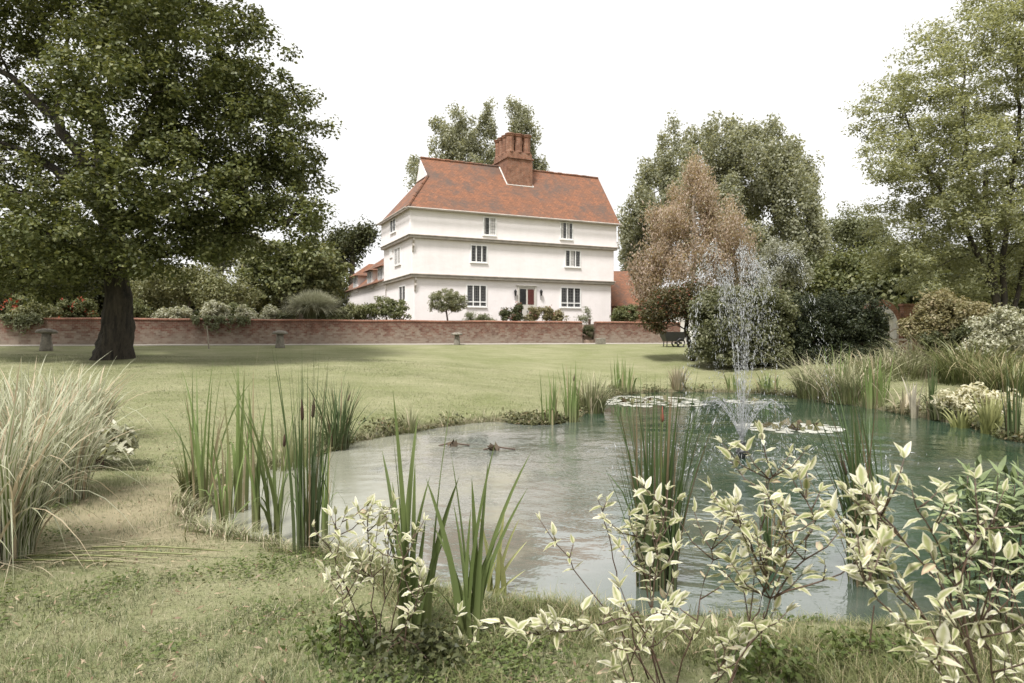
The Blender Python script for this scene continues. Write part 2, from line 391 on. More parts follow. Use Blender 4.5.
# pond water
FN = G(742, 458); FN.z = ZW                       # fountain stands here
def watermat():
    m, t, b = nmat('pond_water'); geo = N(t, 'ShaderNodeNewGeometry'); v = geo.outputs['Position']
    sub = N(t, 'ShaderNodeVectorMath', operation='SUBTRACT'); t.links.new(v, sub.inputs[0]); sub.inputs[1].default_value = tuple(FN)
    ln = N(t, 'ShaderNodeVectorMath', operation='LENGTH'); t.links.new(sub.outputs[0], ln.inputs[0])
    dist = ln.outputs['Value']
    # broken rings: noise stretched along the circles round the fountain
    nd = N(t, 'ShaderNodeVectorMath', operation='NORMALIZE'); t.links.new(sub.outputs[0], nd.inputs[0])
    sc_ = N(t, 'ShaderNodeVectorMath', operation='SCALE'); t.links.new(nd.outputs[0], sc_.inputs[0]); sc_.inputs['Scale'].default_value = 3.2
    dm = N(t, 'ShaderNodeMath', operation='MULTIPLY'); t.links.new(dist, dm.inputs[0]); dm.inputs[1].default_value = 2.7
    cz = N(t, 'ShaderNodeCombineXYZ'); t.links.new(dm.outputs[0], cz.inputs[2])
    av = N(t, 'ShaderNodeVectorMath', operation='ADD'); t.links.new(sc_.outputs[0], av.inputs[0]); t.links.new(cz.outputs[0], av.inputs[1])
    rings = noise(t, 1.0, 3, av.outputs[0], .55)
    mp2 = N(t, 'ShaderNodeMapping'); mp2.inputs['Scale'].default_value = (1.0, 1.35, 1); t.links.new(v, mp2.inputs[0])
    n1 = noise(t, 2.3, 4, mp2.outputs[0], .6); n2 = noise(t, 24, 2, v, .5)
    near = N(t, 'ShaderNodeMapRange'); t.links.new(dist, near.inputs[0])
    near.inputs[1].default_value = .3; near.inputs[2].default_value = 6.5; near.inputs[3].default_value = 1; near.inputs[4].default_value = .10
    h = mixc(t, .4, rings, n1); h = mixc(t, .06, h, n2)
    hm = N(t, 'ShaderNodeMath', operation='MULTIPLY'); t.links.new(h, hm.inputs[0]); wind = mixc(t, 1.0, near.outputs[0], ramp(t, noise(t, .55, 3, mp2.outputs[0]), [(.36, g(.4)), (.6, g(1))]), 'MULTIPLY'); t.links.new(wind, hm.inputs[1])
    bump(t, b, hm.outputs[0], 1.0, .08)
    # dyed, murky teal water, sky reflection painted in as milky tone, with a pale film drifting in the still end
    c = mixc(t, ramp(t, noise(t, .35, 4, v), [(.35, g(0)), (.65, g(1))]), (.017, .038, .022), (.040, .070, .046))
    sp0 = N(t, 'ShaderNodeSeparateXYZ'); t.links.new(v, sp0.inputs[0])
    mk = N(t, 'ShaderNodeMapRange'); t.links.new(sp0.outputs[0], mk.inputs[0]); mk.inputs[1].default_value = 3.2; mk.inputs[2].default_value = -1.0; mk.inputs[3].default_value = -.1; mk.inputs[4].default_value = .3
    mk2 = N(t, 'ShaderNodeMath', operation='ADD'); t.links.new(mk.outputs[0], mk2.inputs[0]); t.links.new(noise(t, .5, 5, v, .6), mk2.inputs[1])
    c = mixc(t, ramp(t, mk2.outputs[0], [(.45, g(0)), (.8, g(.9))]), c, (.195, .197, .175))  # pale tone towards the left imitates the reflected sky
    sp = N(t, 'ShaderNodeSeparateXYZ'); t.links.new(v, sp.inputs[0])
    mr = N(t, 'ShaderNodeMapRange'); t.links.new(sp.outputs[0], mr.inputs[0])
    mr.inputs[1].default_value = 1.5; mr.inputs[2].default_value = -3.0; mr.inputs[3].default_value = -.12; mr.inputs[4].default_value = .40
    a = N(t, 'ShaderNodeMath', operation='ADD'); t.links.new(mr.outputs[0], a.inputs[0])
    mp = N(t, 'ShaderNodeMapping'); mp.inputs['Scale'].default_value = (.6, .35, 1); mp.inputs['Rotation'].default_value = (0, 0, .5); t.links.new(v, mp.inputs[0])
    t.links.new(noise(t, 1.3, 6, mp.outputs[0], .6), a.inputs[1])
    film = ramp(t, a.outputs[0], [(.58, g(0)), (.72, g(1))])
    c = mixc(t, film, c, (.235, .235, .18))
    teal = ramp(t, noise(t, 1.1, 5, mp.outputs[0], .65), [(.62, g(0)), (.82, g(.18))])
    c = mixc(t, teal, c, (.03, .15, .125))
    t.links.new(c, b.inputs['Base Color'])
    r = N(t, 'ShaderNodeMapRange'); t.links.new(film, r.inputs[0]); r.inputs[3].default_value = .03; r.inputs[4].default_value = .16
    t.links.new(r.outputs[0], b.inputs['Roughness']); b.inputs['IOR'].default_value = 2.35
    r2 = N(t, 'ShaderNodeMapRange'); t.links.new(film, r2.inputs[0]); r2.inputs[3].default_value = .5; r2.inputs[4].default_value = .26
    t.links.new(r2.outputs[0], b.inputs['Specular IOR Level'])
    return m
wm = MB(); wm.add([(-9, 3.2, ZW), (14, 3.2, ZW), (14, 25, ZW), (-9, 25, ZW)], [(0, 1, 2, 3)])
water = wm.build('pond_water', watermat()); water['kind'] = 'structure'

# ------------------------------------------------------------------ garden wall, terrace, path, steps
def wl(s, off):                       # along the wall by X, off metres in front (negative = behind)
    a = math.atan(.319); return (s + math.sin(a) * off, wallY(s) - math.cos(a) * off)
def wallseg(name, label, x0, x1):
    root = empty(name, (0, 0, 0), label, 'wall', 'brick garden walls')
    n = max(2, int((x1 - x0) / .8)); xs = np.linspace(x0, x1, n)
    m = MB(); c = MB()
    front = [wl(x, .0) for x in xs]; back = [wl(x, -.34) for x in xs]
    vs = []; fs = []
    for k, (a, b) in enumerate(zip(front, back)):
        zt = 2.30 + .012 * math.sin(k * 1.3) + .01 * random.uniform(-1, 1)
        vs += [(*a, 1.0), (*a, zt), (*b, zt), (*b, 1.0)]
    for k in range(n - 1):
        q = 4 * k; fs += [(q, q + 4, q + 5, q + 1), (q + 1, q + 5, q + 6, q + 2), (q + 2, q + 6, q + 7, q + 3)]
    fs += [(0, 1, 2, 3), (4 * n - 4, 4 * n - 1, 4 * n - 2, 4 * n - 3)]
    m.add(vs, fs); m.build('brickwork', M['brick'], root)
    front = [wl(x, .03) for x in xs]; back = [wl(x, -.37) for x in xs]; mid = [wl(x, -.17) for x in xs]
    vs = []; fs = []
    for k in range(n):
        zt = 2.302 + .012 * math.sin(k * 1.3)
        vs += [(*front[k], zt), (*front[k], zt + .045), (*mid[k], zt + .085), (*back[k], zt + .045), (*back[k], zt)]
    for k in range(n - 1):
        q = 5 * k; fs += [(q + j, q + 5 + j, q + 6 + j, q + 1 + j) for j in range(4)] + [(q + 4, q + 9, q + 5, q)]
    fs += [(0, 1, 2, 3, 4), tuple(5 * n - 5 + j for j in (4, 3, 2, 1, 0))]
    c.add(vs, fs); c.build('coping', M['coping'], root)
    return root
M['coping'] = brickmat('coping_brick', (.30, .12, .07), (.22, .10, .06), (.30, .26, .2), bw=.11, bh=.3)
GX0, GX1 = 3.74, 4.52                  # gap for the steps
wallseg('garden_wall', 'long low red brick garden wall behind the lawn, pale and worn along its foot', -34, GX0)
wallseg('garden_wall', 'short length of brick garden wall between the steps and the overhanging red-tinged shrub', GX1, 9.4)
TZ = 2.25
poly = [wl(-60, -.345), wl(GX0 - .02, -.345), wl(GX0 - .02, -1.6), wl(GX1 + .02, -1.6), wl(GX1 + .02, -.345), wl(9.4, -.345), (12, 60), (30, 120), (-90, 120)]
tm = MB(); tm.prism([(p[0], p[1]) for p in poly], .9, TZ)
o = tm.build('terrace_ground', M['soil']); o['kind'] = 'structure'
sm = MB()
for k in range(5):
    a, b, c, d = wl(GX0 + .01, -.30 - .25 * k), wl(GX1 - .01, -.30 - .25 * k), wl(GX1 - .01, -1.58), wl(GX0 + .01, -1.58)
    sm.prism([a, b, c, d], 1.05 + .004 * k if k == 0 else 1.22 + .2 * k - .19, 1.22 + .2 * (k + 1) - .02)
tag(sm.build('garden_steps', M['steps'], bevel=.015), 'worn brick garden steps rising through the gap in the low wall', 'steps')
xs = np.linspace(-34, 13, 95); vs = []; fs = []
for x in xs:
    for off in (.02, .5, .95):
        q = wl(x, off); vs.append((q[0], q[1], gz1(*q) + .012))
for k in range(len(xs) - 1):
    for j in range(2): fs.append((3 * k + j, 3 * k + j + 1, 3 * k + 4 + j, 3 * k + 3 + j))
pm = MB(); pm.add(vs, fs); o = pm.build('gravel_path', M['gravel'], smooth=True); o['kind'] = 'structure'

# ------------------------------------------------------------------ the house (u along the front, v back from it, w up)
TH = .438; HX, HD = -5.77, 38.0
house = empty('timber_framed_house', (HX, HD, TZ), 'tall white jettied house with red tiled roof and clustered brick chimney', 'house', None, TH)
ct, st = math.cos(TH), math.sin(TH)
ZO = CH - TZ                             # eye level in house height
LH, DP = 13.95, 6.5
W_K, W_J, W_E, W_R = 3.48 + ZO, 5.67 + ZO, 7.22 + ZO, 10.92 + ZO
def uw(x, y, v):
    "front facade plane v: pixel to (u, w)"
    r = (x - CX) / F
    u = (r * (HD + ct * v) - HX + st * v) / (ct - r * st); D = HD + st * u + ct * v
    return u, -(y - HY) / F * D + ZO
def vw(x, y, u):
    r = (x - CX) / F
    v = (HX + ct * u - r * (HD + st * u)) / (r * ct + st); D = HD + st * u + ct * v
    return v, -(y - HY) / F * D + ZO
I0, I1, I2 = .46, .29, .12               # the walls step out storey by storey
for nm, ins, z0, z1 in (('ground_storey', I0, -.4, W_K - .1), ('first_storey', I1, W_K + .1, W_J - .09), ('second_storey', I2, W_J + .09, W_E + .05)):
    m = MB(); m.box(ins, LH - ins * .6, ins, DP, z0, z1); m.build(nm, M['stucco'], house, bevel=.03)
for ins, zc, hh in ((I1, W_K, .105), (I2, W_J, .095)):
    m = MB(); e = .035
    m.box(ins - e, LH - ins * .6 + e, ins - e, DP, zc - hh, zc + hh * .45)
    m.box(ins - e - .06, LH - ins * .6 + e + .06, ins - e - .06, DP, zc + hh * .45, zc + hh)
    m.build('jetty_beam', M['beam'], house, bevel=.02)
def bracket(u, v, w):
    m = MB(); pts = [(0, 0), (0, -.75), (.06, -.72), (.09, -.55), (.15, -.42), (.12, -.28), (.2, -.12), (.22, 0)]
    vs = [(u - .05, v - a, w + b) for a, b in pts] + [(u + .05, v - a, w + b) for a, b in pts]; n = len(pts)
    m.add(vs, [tuple(range(n)), tuple(range(n, 2 * n))[::-1]] + [(i, n + i, n + (i + 1) % n, (i + 1) % n) for i in range(n)])
    m.build('bracket', M['beam'], house)
bracket(I0 + .06, I0, W_K - .14); bracket(I1 + .06, I1, W_J - .12)
# roof with a gablet over the left hip
UR, WG = 1.83, 9.6 + ZO; k = (9.6 - 7.22) / 3.7 * DP / 2
rv = [(-.06, -.06, W_E), (LH + .08, -.06, W_E), (LH + .52, DP / 2, W_R), (UR - .1, DP / 2, W_R), (UR, k, WG), (UR, DP - k, WG), (-.06, DP + .06, W_E), (LH + .08, DP + .06, W_E)]
m = MB(); m.add(rv, [(0, 1, 2, 3, 4), (7, 6, 5, 3, 2), (0, 4, 5, 6), (4, 3, 5), (0, 6, 7, 1), (1, 7, 2)])
roof = m.build('roof', M['tiles'], house)
m = MB(); m.add([(UR - .12, DP / 2, W_R - .1), (UR - .05, k + .12, WG + .05), (UR - .05, DP - k - .12, WG + .05), (UR + .3, DP / 2, W_R - .1), (UR + .3, k + .12, WG + .05), (UR + .3, DP - k - .12, WG + .05)],
      [(0, 1, 2), (3, 5, 4), (0, 3, 4, 1), (1, 4, 5, 2), (2, 5, 3, 0)]); m.build('gablet', M['stucco'], roof)
for a, b, n, nm in (((UR - .1, DP / 2, W_R + .02), (LH + .5, DP / 2, W_R + .02), 40, 'ridge_tiles'), ((-.05, -.05, W_E + .03), (UR, k, WG + .03), 10, 'hip_tiles')):
    m = MB(); a, b = Vector(a), Vector(b)
    for i in range(n):
        p = a.lerp(b, i / n); q = a.lerp(b, (i + .93) / n); s = random.uniform(-.015, .015)
        m.tube([p + Vector((0, 0, s)), q + Vector((0, 0, s))], .085, 6)
    m.build(nm, M['tiles'], roof)
m = MB(); m.tube([(-.1, -.16, W_E - .02), (LH + .1, -.16, W_E - .02)], .055, 6); m.tube([(-.16, -.1, W_E - .02), (-.16, DP, W_E - .02)], .055, 6)
m.tube([(LH - .03, -.14, W_E - .05), (LH + .0, .05, W_E - .5), (LH + .02, .1, W_J + .1)], .035, 6); m.build('gutter', M['beam'], house)
m = MB(); m.box(-.05, LH + .06, -.05, DP, W_E - .06, W_E - .005); m.build('eaves_board', M['beam'], house)

# clustered chimney
ch = MB()
c0, c1 = 7.02, 8.78; v0, v1 = 2.05, 4.3
zt = 181 / F * 43.2 + ZO - .2
ch.box(c0, c1, v0, v1, W_E + 1.2, zt); ch.box(c0 - .07, c1 + .07, v0 - .07, v1 + .07, zt, zt + .1); ch.box(c0 + .03, c1 - .03, v0 + .03, v1 - .03, zt + .1, zt + .42)
chim = ch.build('chimney', M['chimbrick'], house, bevel=.015)
zs = zt + .42
for i in range(3):
    for j in range(4):
        fu, fv = c0 + .30 + i * .58, v0 + .28 + j * .57
        f = MB(); rr = .255
        f.lathe((fu, fv, zs), [(rr + .05, 0), (rr + .05, .08), (rr, .12), (rr, 1.0), (rr + .05, 1.05), (rr + .05, 1.11), (rr + .085, 1.14), (rr + .085, 1.2), (rr + .02, 1.22), (rr - .1, 1.22)], 8)
        f.build('flue', M['chimbrick'], chim)
sl_ = 3.7 / (DP / 2)
fl = MB()
def onroof(u, v): return (u, v, W_E + sl_ * (v + .0) + .03)
fl.tube([onroof(c0 - .04, DP / 2 - .05), onroof(c0 - .04, v0 - .04), onroof(c1 + .04, v0 - .04), onroof(c1 + .04, v0 + .5)], .05, 5)
fl.build('flashing', M['lead'], chim)

# windows and door
def window(axisn, a0, a1, w0, w1, pl, lights, rows=None, transom=None, curtain=None, grid=(.12, .17)):
    "axisn 'u': on the front plane v=pl; 'v': on the left side plane u=pl"
    def bx(m, p0, p1, q0, q1, d0, d1):
        if axisn == 'u': m.box(p0, p1, pl - d1, pl - d0, q0, q1)
        else: m.box(pl - d1, pl - d0, p0, p1, q0, q1)
    fr = MB(); t = .055
    for (p0, p1, q0, q1) in ((a0, a1, w1 - t, w1), (a0, a1, w0, w0 + t), (a0, a0 + t, w0 + t, w1 - t), (a1 - t, a1, w0 + t, w1 - t)):
        bx(fr, p0, p1, q0, q1, -.02, .055)
    for i in range(1, lights):
        c = a0 + (a1 - a0) * i / lights; bx(fr, c - .03, c + .03, w0 + t, w1 - t, -.02, .05)
    if transom:
        q = w0 + (w1 - w0) * transom; bx(fr, a0 + t, a1 - t, q - .03, q + .03, -.02, .045)
    f = fr.build('window', M['whitepaint'], house)
    s = MB(); bx(s, a0 - .03, a1 + .03, w0 - .05, w0 - .002, -.02, .075); s.build('sill', M['whitepaint'], f)
    p = MB(); bx(p, a0 + t * .5, a1 - t * .5, w0 + t * .5, w1 - t * .5, -.01, .008); p.build('pane', M['glass'], f)
    gl = MB(); n = max(1, round((a1 - a0) / grid[0])); nn = max(1, round((w1 - w0) / grid[1]))
    for i in range(1, n): c = a0 + (a1 - a0) * i / n; bx(gl, c - .007, c + .007, w0 + t, w1 - t, .008, .014)
    for i in range(1, nn): c = w0 + (w1 - w0) * i / nn; bx(gl, a0 + t, a1 - t, c - .007, c + .007, .0082, .0142)
    gl.build('leading', M['leadgrey'], f)
    if curtain:
        cm = MB()
        for (b0, b1) in curtain:
            bx(cm, a0 + (a1 - a0) * b0 + .03, a0 + (a1 - a0) * b1 - .03, w0 + t, w1 - t, .0085, .012)
        cm.build('curtain', M['curtain'], f)
    return f
M['leadgrey'] = plain('lead_cames', (.19, .185, .18), .6)
def fwin(x0, x1, y0, y1, ins, lights, **kw):
    a, wt = uw(x0, y0, ins); b, wb = uw(x1, y1 + (y1 - y0) * 0 , ins); _, wt2 = uw((x0 + x1) / 2, y0, ins); _, wb2 = uw((x0 + x1) / 2, y1, ins)
    return window('u', a, b, wb2, wt2, ins, lights, **kw)
fwin(482.8, 496.2, 217.2, 235.5, I2, 2, curtain=[(.52, .98), (.02, .22)])
fwin(560, 572.8, 222.3, 239.5, I2, 2, curtain=[(.06, .3), (.56, .8)])
fwin(470.4, 487.2, 245.0, 262.6, I1, 3)
fwin(564.6, 580.4, 250.2, 267.2, I1, 3, curtain=[(.02, .14), (.36, .6)])
fwin(466.2, 486.6, 284.8, 306.8, I0, 3, transom=.22)
fwin(560.3, 580.6, 287.4, 307.6, I0, 3, transom=.22)
def swin(x0, x1, y0, y1, ins, lights, **kw):
    b, _ = vw(x0, y0, ins); a, _ = vw(x1, y0, ins); xm = (x0 + x1) / 2
    _, w1 = vw(xm, y0, ins); _, w0 = vw(xm, y1, ins)
    return window('v', a, b, w0, w1, ins, lights, **kw)
swin(390.6, 396.2, 219, 232.6, I2, 2)
swin(395, 401, 247.5, 265, I1, 2, curtain=[(.05, .95)])
swin(399.5, 406, 285.6, 301, I0, 2)
a, wa = vw(392.6, 249, I1); b, wb = vw(390, 258.5, I1)
m = MB(); m.box(I1 - .05, I1 + .02, a, b, wb, wa); m.build('hatch', M['whitepaint'], house)
# front door
ua, wt = uw(517.2, 285.6, I0); ub, _ = uw(536, 285.6, I0)
d = MB(); t = .10
d.box(ua, ub, I0 - .07, I0 + .02, wt - t, wt); d.box(ua, ua + t, I0 - .07, I0 + .02, -.1, wt - t); d.box(ub - t, ub, I0 - .07, I0 + .02, -.1, wt - t)
d.box(ua - .05, ub + .05, I0 - .13, I0 - .0, wt + .002, wt + .05); d.build('door_frame', M['doorpaint'], house)
d = MB(); d.box(ua + t + .003, ub - t - .003, I0 - .03, I0 + .02, -.1, wt - t - .003)
dw = ub - ua - 2 * t; um = (ua + ub) / 2
for s in (0, 1):
    b0 = ua + t + .06 + s * (dw / 2); b1 = b0 + dw / 2 - .12
    for (p0, p1, q0, q1) in ((b0, b1, .25, 1.1),):
        d.box(p0, p1, I0 - .045, I0 - .0302, q0, q1)
door = d.build('door', M['doorpaint'], house)
for s, mt in ((0, 'glass'), (1, 'redglass')):
    b0 = ua + t + .06 + s * (dw / 2); b1 = b0 + dw / 2 - .12
    p = MB(); p.box(b0, b1, I0 - .04, I0 - .0301, 1.28, wt - t - .1); p.build('door_glass', M[mt], door)
    q = MB()
    for i in (1, 2): c = b0 + (b1 - b0) * i / 3; q.box(c - .01, c + .01, I0 - .05, I0 - .0402, 1.28, wt - t - .1)
    for i in range(1, 5): c = 1.28 + (wt - t - 1.38) * i / 5; q.box(b0, b1, I0 - .0505, I0 - .0404, c - .01, c + .01)
    q.build('glazing_bars', M['black' if s == 0 else 'redglass'], door)
h = MB(); h.lathe((um + .02, I0 - .06, .86), [(.02, -.03), (.045, 0), (.02, .03)], 8); h.build('door_handle', M['black'], door)
for x in (514.6, 540.3):
    u, wz = uw(x, 293.5, I0); l = MB()
    l.box(u - .02, u + .02, I0 - .12, I0 + .01, wz + .16, wz + .2); l.tube([(u, I0 - .05, wz - .38), (u, I0 - .03, wz - .1)], .015, 5)
    l.lathe((u, I0 - .13, wz - .15), [(.03, 0), (.06, .03), (.10, .26), (.11, .27), (.04, .36), (.015, .40)], 6)
    l.build('wall_lantern', M['black'], house)

# low rear wing with tiled roof and dormers
U1, VA, VB = .55, DP + .01, 20.0; we, wr = 3.78 + ZO, 6.25 + ZO
m = MB(); m.box(U1, U1 + 5.2, VA, VB, -.4, we); m.build('wing_wall', M['stucco'], house)
m = MB()
m.add([(U1 - .25, VA, we - .12), (U1 - .25, VB + .2, we - .12), (U1 + 2.6, VB + .2, wr), (U1 + 2.6, VA, wr), (U1 + 5.4, VA, we - .12), (U1 + 5.4, VB + .2, we - .12)],
      [(0, 1, 2, 3), (3, 2, 5, 4), (0, 3, 4), (1, 5, 2), (0, 4, 5, 1)]); m.build('wing_roof', M['tiles'], house)
for vd in (7.2, 10.3, 15.0):
    b = MB(); w1 = we + .95
    b.box(U1 - .06, U1 + 1.6, vd, vd + 1.7, we - .35, w1); dm = b.build('dormer', M['stucco'], house)
    r = MB(); r.add([(U1 - .35, vd - .3, w1 - .08), (U1 - .35, vd + 2.0, w1 - .08), (U1 + 1.0, vd + .85, w1 + .95), (U1 + 2.6, vd - .3, w1 - .08), (U1 + 2.6, vd + 2.0, w1 - .08), (U1 + 2.6, vd + .85, w1 + .95)],
                   [(0, 1, 2), (0, 2, 5, 3), (1, 4, 5, 2), (0, 3, 4, 1), (3, 5, 4)]); r.build('dormer_roof', M['tiles'], dm)
    p = MB(); p.box(U1 - .075, U1 - .062, vd + .3, vd + 1.4, we - .1, w1 - .15); p.build('pane', M['glass'], dm)
    f = MB()
    for c in (.27, .66, 1.03, 1.4): f.box(U1 - .11, U1 - .078, vd + c - .035, vd + c + .035, we - .1, w1 - .15)
    f.box(U1 - .115, U1 - .0785, vd + .23, vd + 1.47, w1 - .148, w1 - .09); f.box(U1 - .13, U1 - .0785, vd + .2, vd + 1.5, we - .17, we - .102); f.build('dormer_frame', M['whitepaint'], dm)
m = MB(); m.tube([(U1 - .05, VA + .2, we + .2), (U1 - .05, VA + .2, .2)], .05, 6); m.build('drainpipe', M['beam'], house)

# tiled outbuilding to the right of the house
ob = empty('brick_outbuilding', (0, 0, 0), 'low brick outbuilding with steep orange tiled roof right of the white house', 'building')
X0, X1, Y0, Y1 = 3.2, 9.55, 49.2, 53.8; zr, ze = CH + 66 / F * 51.5, CH + 31 / F * 49.2
m = MB(); m.box(X0, X1 - .15, Y0 + .15, Y1 - .15, 1.8, ze + .05); m.build('wall', M['chimbrick'], ob)
m = MB(); m.add([(X0, Y0, ze), (X1, Y0, ze), (X1, Y1, ze), (X0, Y1, ze), (X0, 51.5, zr), (8.72, 51.5, zr)], [(0, 1, 5, 4), (1, 2, 5), (2, 3, 4, 5), (3, 0, 4), (3, 2, 1, 0)]); m.build('roof', M['tiles'], ob)

# ------------------------------------------------------------------ foliage builders
def unit(a): return a / np.maximum(np.linalg.norm(a, axis=1, keepdims=True), 1e-9)
def leaf_mesh(name, C, n, L_, W_, fold=.18, seed=0, hang=0.0):
    "one small folded diamond per leaf"
    r = np.random.default_rng(seed); k = len(C)
    d = r.normal(size=(k, 3)); d[:, 2] -= hang; d = d - n * (d * n).sum(1, keepdims=True); d = unit(d)
    s = np.cross(n, d); l = (L_ * r.uniform(.65, 1.3, k))[:, None]; w_ = (W_ * r.uniform(.7, 1.25, k))[:, None]
    up = n * w_ * fold
    V = np.stack([C - d * l * .5, C + s * w_ * .5 + up, C + d * l * .5, C - s * w_ * .5 + up], 1).reshape(-1, 3)
    f = (np.arange(k)[:, None] * 4 + np.arange(4)).astype(int)
    return np_mesh(name, V, [f])
def clump_points(centres, radii, per, flat, seed=0, shell=.0):
    r = np.random.default_rng(seed); k = len(centres)
    p = r.normal(size=(k, per, 3)); p /= np.linalg.norm(p, axis=2, keepdims=True)
    p *= (r.uniform(0, 1, (k, per, 1)) ** (1 / 2.2)); 
    dirn = p.copy()
    p[..., 2] *= flat
    p = centres[:, None] + p * np.asarray(radii).reshape(-1, 1, 1)
    return p.reshape(-1, 3), dirn.reshape(-1, 3)
def sample_lobes(lobes, n, seed, bias=.5, zmin=None):
    "lobes: (centre, (rx, ry, rz)); points lean to the outside of each lobe"
    r = np.random.default_rng(seed)
    vol = np.array([l[1][0] * l[1][2] for l in lobes]); vol = vol / vol.sum(); out = []
    for (c, rad), q in zip(lobes, vol):
        m_ = max(2, int(round(n * q))); p = unit(r.normal(size=(m_, 3))) * (r.uniform(bias ** 3, 1, (m_, 1)) ** (1 / 3))
        out.append(np.array(c) + p * np.array(rad))
        out[-1] = np.array(c) + (out[-1] - np.array(c)) * r.lognormal(0, .13, (m_, 1))
    out = np.concatenate(out)
    if zmin is not None: out = out[out[:, 2] > zmin]
    r.shuffle(out); return out
def ragged(lobes, seed, nsub=5, fx=.42, fz=.6, up=.25, core=.72):
    "break each lobe into several smaller leaning ones so the crown's outline is uneven"
    r = np.random.default_rng(seed); out = []
    for c, rad in lobes:
        rad = np.array(rad); out.append((c, tuple(rad * core)))
        for k in range(nsub):
            d = unit(r.normal(size=(1, 3)))[0]; d[2] = abs(d[2]) * .9 + up if r.uniform() < .7 and up > 0 else d[2]
            out.append((tuple(np.array(c) + d * rad * .66 * r.uniform(.7, 1.15)), tuple(rad * np.array([fx, fx, fz]) * r.uniform(.6, 1.1))))
    return out
def px_lobes(ls):
    out = []
    for (x, y, rx, ry, D, rd) in ls:
        out.append((tuple(P(x, y, D)), (rx * D / F, rd, ry * D / F)))
    return out

def skeleton(trunk, targets, rt, rleaf=.02, seed=0, k=6, sag=.12, expo=2.4, limbs=()):
    "limbs grow from the trunk to the leaf clumps; each target joins the nearest limb, thickness adds up towards the root"
    r = np.random.default_rng(seed)
    pos = [np.array(p, float) for p in trunk]; par = [-1] + list(range(len(trunk) - 1)); cost = [0.0]
    for i in range(1, len(pos)): cost.append(cost[-1] + np.linalg.norm(pos[i] - pos[i - 1]) * .3)
    chains = []; nt0 = max(1, len(trunk) // 3); LM = []
    for pl, r0, r1 in limbs:
        pl = [np.array(q_, float) for q_ in pl]; A = np.array(pos[:len(trunk)]); j = int(np.argmin(np.linalg.norm(A - pl[0], axis=1))); ids = [j]
        fine = [pl[i_] + (pl[i_ + 1] - pl[i_]) * f_ / 3 for i_ in range(len(pl) - 1) for f_ in range(3)][1:] + [pl[-1]]
        for q_ in fine:
            pos.append(q_ + r.normal(size=3) * .05); par.append(ids[-1]); cost.append(cost[j] + .2 * np.linalg.norm(q_ - pos[j])); ids.append(len(pos) - 1)
        LM.append((ids, r0, r1))
    T = targets[np.argsort(np.linalg.norm(targets - np.array(trunk[-1]), axis=1))]
    for tg in T:
        A = np.array(pos); dd = np.linalg.norm(A - tg, axis=1) + .35 * np.array(cost) + np.where(A[:, 2] > tg[2], (A[:, 2] - tg[2]) * .9, 0)
        dd[:nt0] += 50
        j = int(np.argmin(dd)); a = pos[j]; ln = np.linalg.norm(tg - a); ns = max(2, min(6, int(ln / .7) + 1)); ids = [j]
        for q in range(1, ns + 1):
            t = q / ns; p = a + (tg - a) * t; p = p + r.normal(size=3) * ln * .045 * (1 if q < ns else 0); p[2] += sag * ln * math.sin(math.pi * t)
            pos.append(p); par.append(ids[-1]); cost.append(cost[ids[-1]] + ln / ns); ids.append(len(pos) - 1)
        chains.append(ids)
    area = np.zeros(len(pos)); child = np.zeros(len(pos), int)
    for i in range(len(pos)):
        if par[i] >= 0: child[par[i]] += 1
    area[child == 0] = rleaf ** expo
    for i in range(len(pos) - 1, 0, -1): area[par[i]] += area[i]
    rad = area ** (1 / expo); n = len(trunk); rad = rad * 1.0
    sc = np.ones(len(pos)); f = rt / max(rad[0], 1e-6); rad = np.minimum(rad * min(1.0, max(f, .6)), rt)
    m = MB()
    tr = np.array([max(rad[i], rt * (1 - .5 * i / n)) for i in range(n)])
    m.tube(trunk, list(tr), 20 if rt > .4 else 12)
    for ids, r0, r1 in LM: m.tube([pos[q] for q in ids], list(np.linspace(r0, r1, len(ids))), 9)
    for ids in chains:
        rr = [min(rad[q], .8 * (tr[min(ids[0], n - 1)] if ids[0] < n else 9)) for q in ids]; rr[0] = rr[1]
        m.tube([pos[q] for q in ids], rr, k)
    return m
def flare(m, base, h, amt, seed=0):
    "root flare and fluting of a trunk"
    r = random.Random(seed); ph = [r.uniform(0, 6.28) for _ in range(3)]
    out = []
    for (x, y, z) in m.v:
        d = z - base[2]
        if d < h:
            dx, dy = x - base[0], y - base[1]; a = math.atan2(dy, dx)
            e = amt * max(0, 1 - d / h) ** 2 * (1 + .5 * math.sin(3 * a + ph[0]) + .3 * math.sin(5 * a + ph[1])) + .05 * math.sin(6 * a + ph[2] + d)
            x, y = base[0] + dx * (1 + e), base[1] + dy * (1 + e)
        n_ = .06 * math.sin(7 * x + 3 * z) * math.sin(6 * y - 2.3 * z + ph[1]) + .035 * math.sin(17 * x + 5 * z) * math.sin(15 * y + 9 * z)
        if d < 6: x, y = base[0] + (x - base[0]) * (1 + n_ * 2.2), base[1] + (y - base[1]) * (1 + n_ * 2.2)
        out.append((x, y, z))
    m.v = out
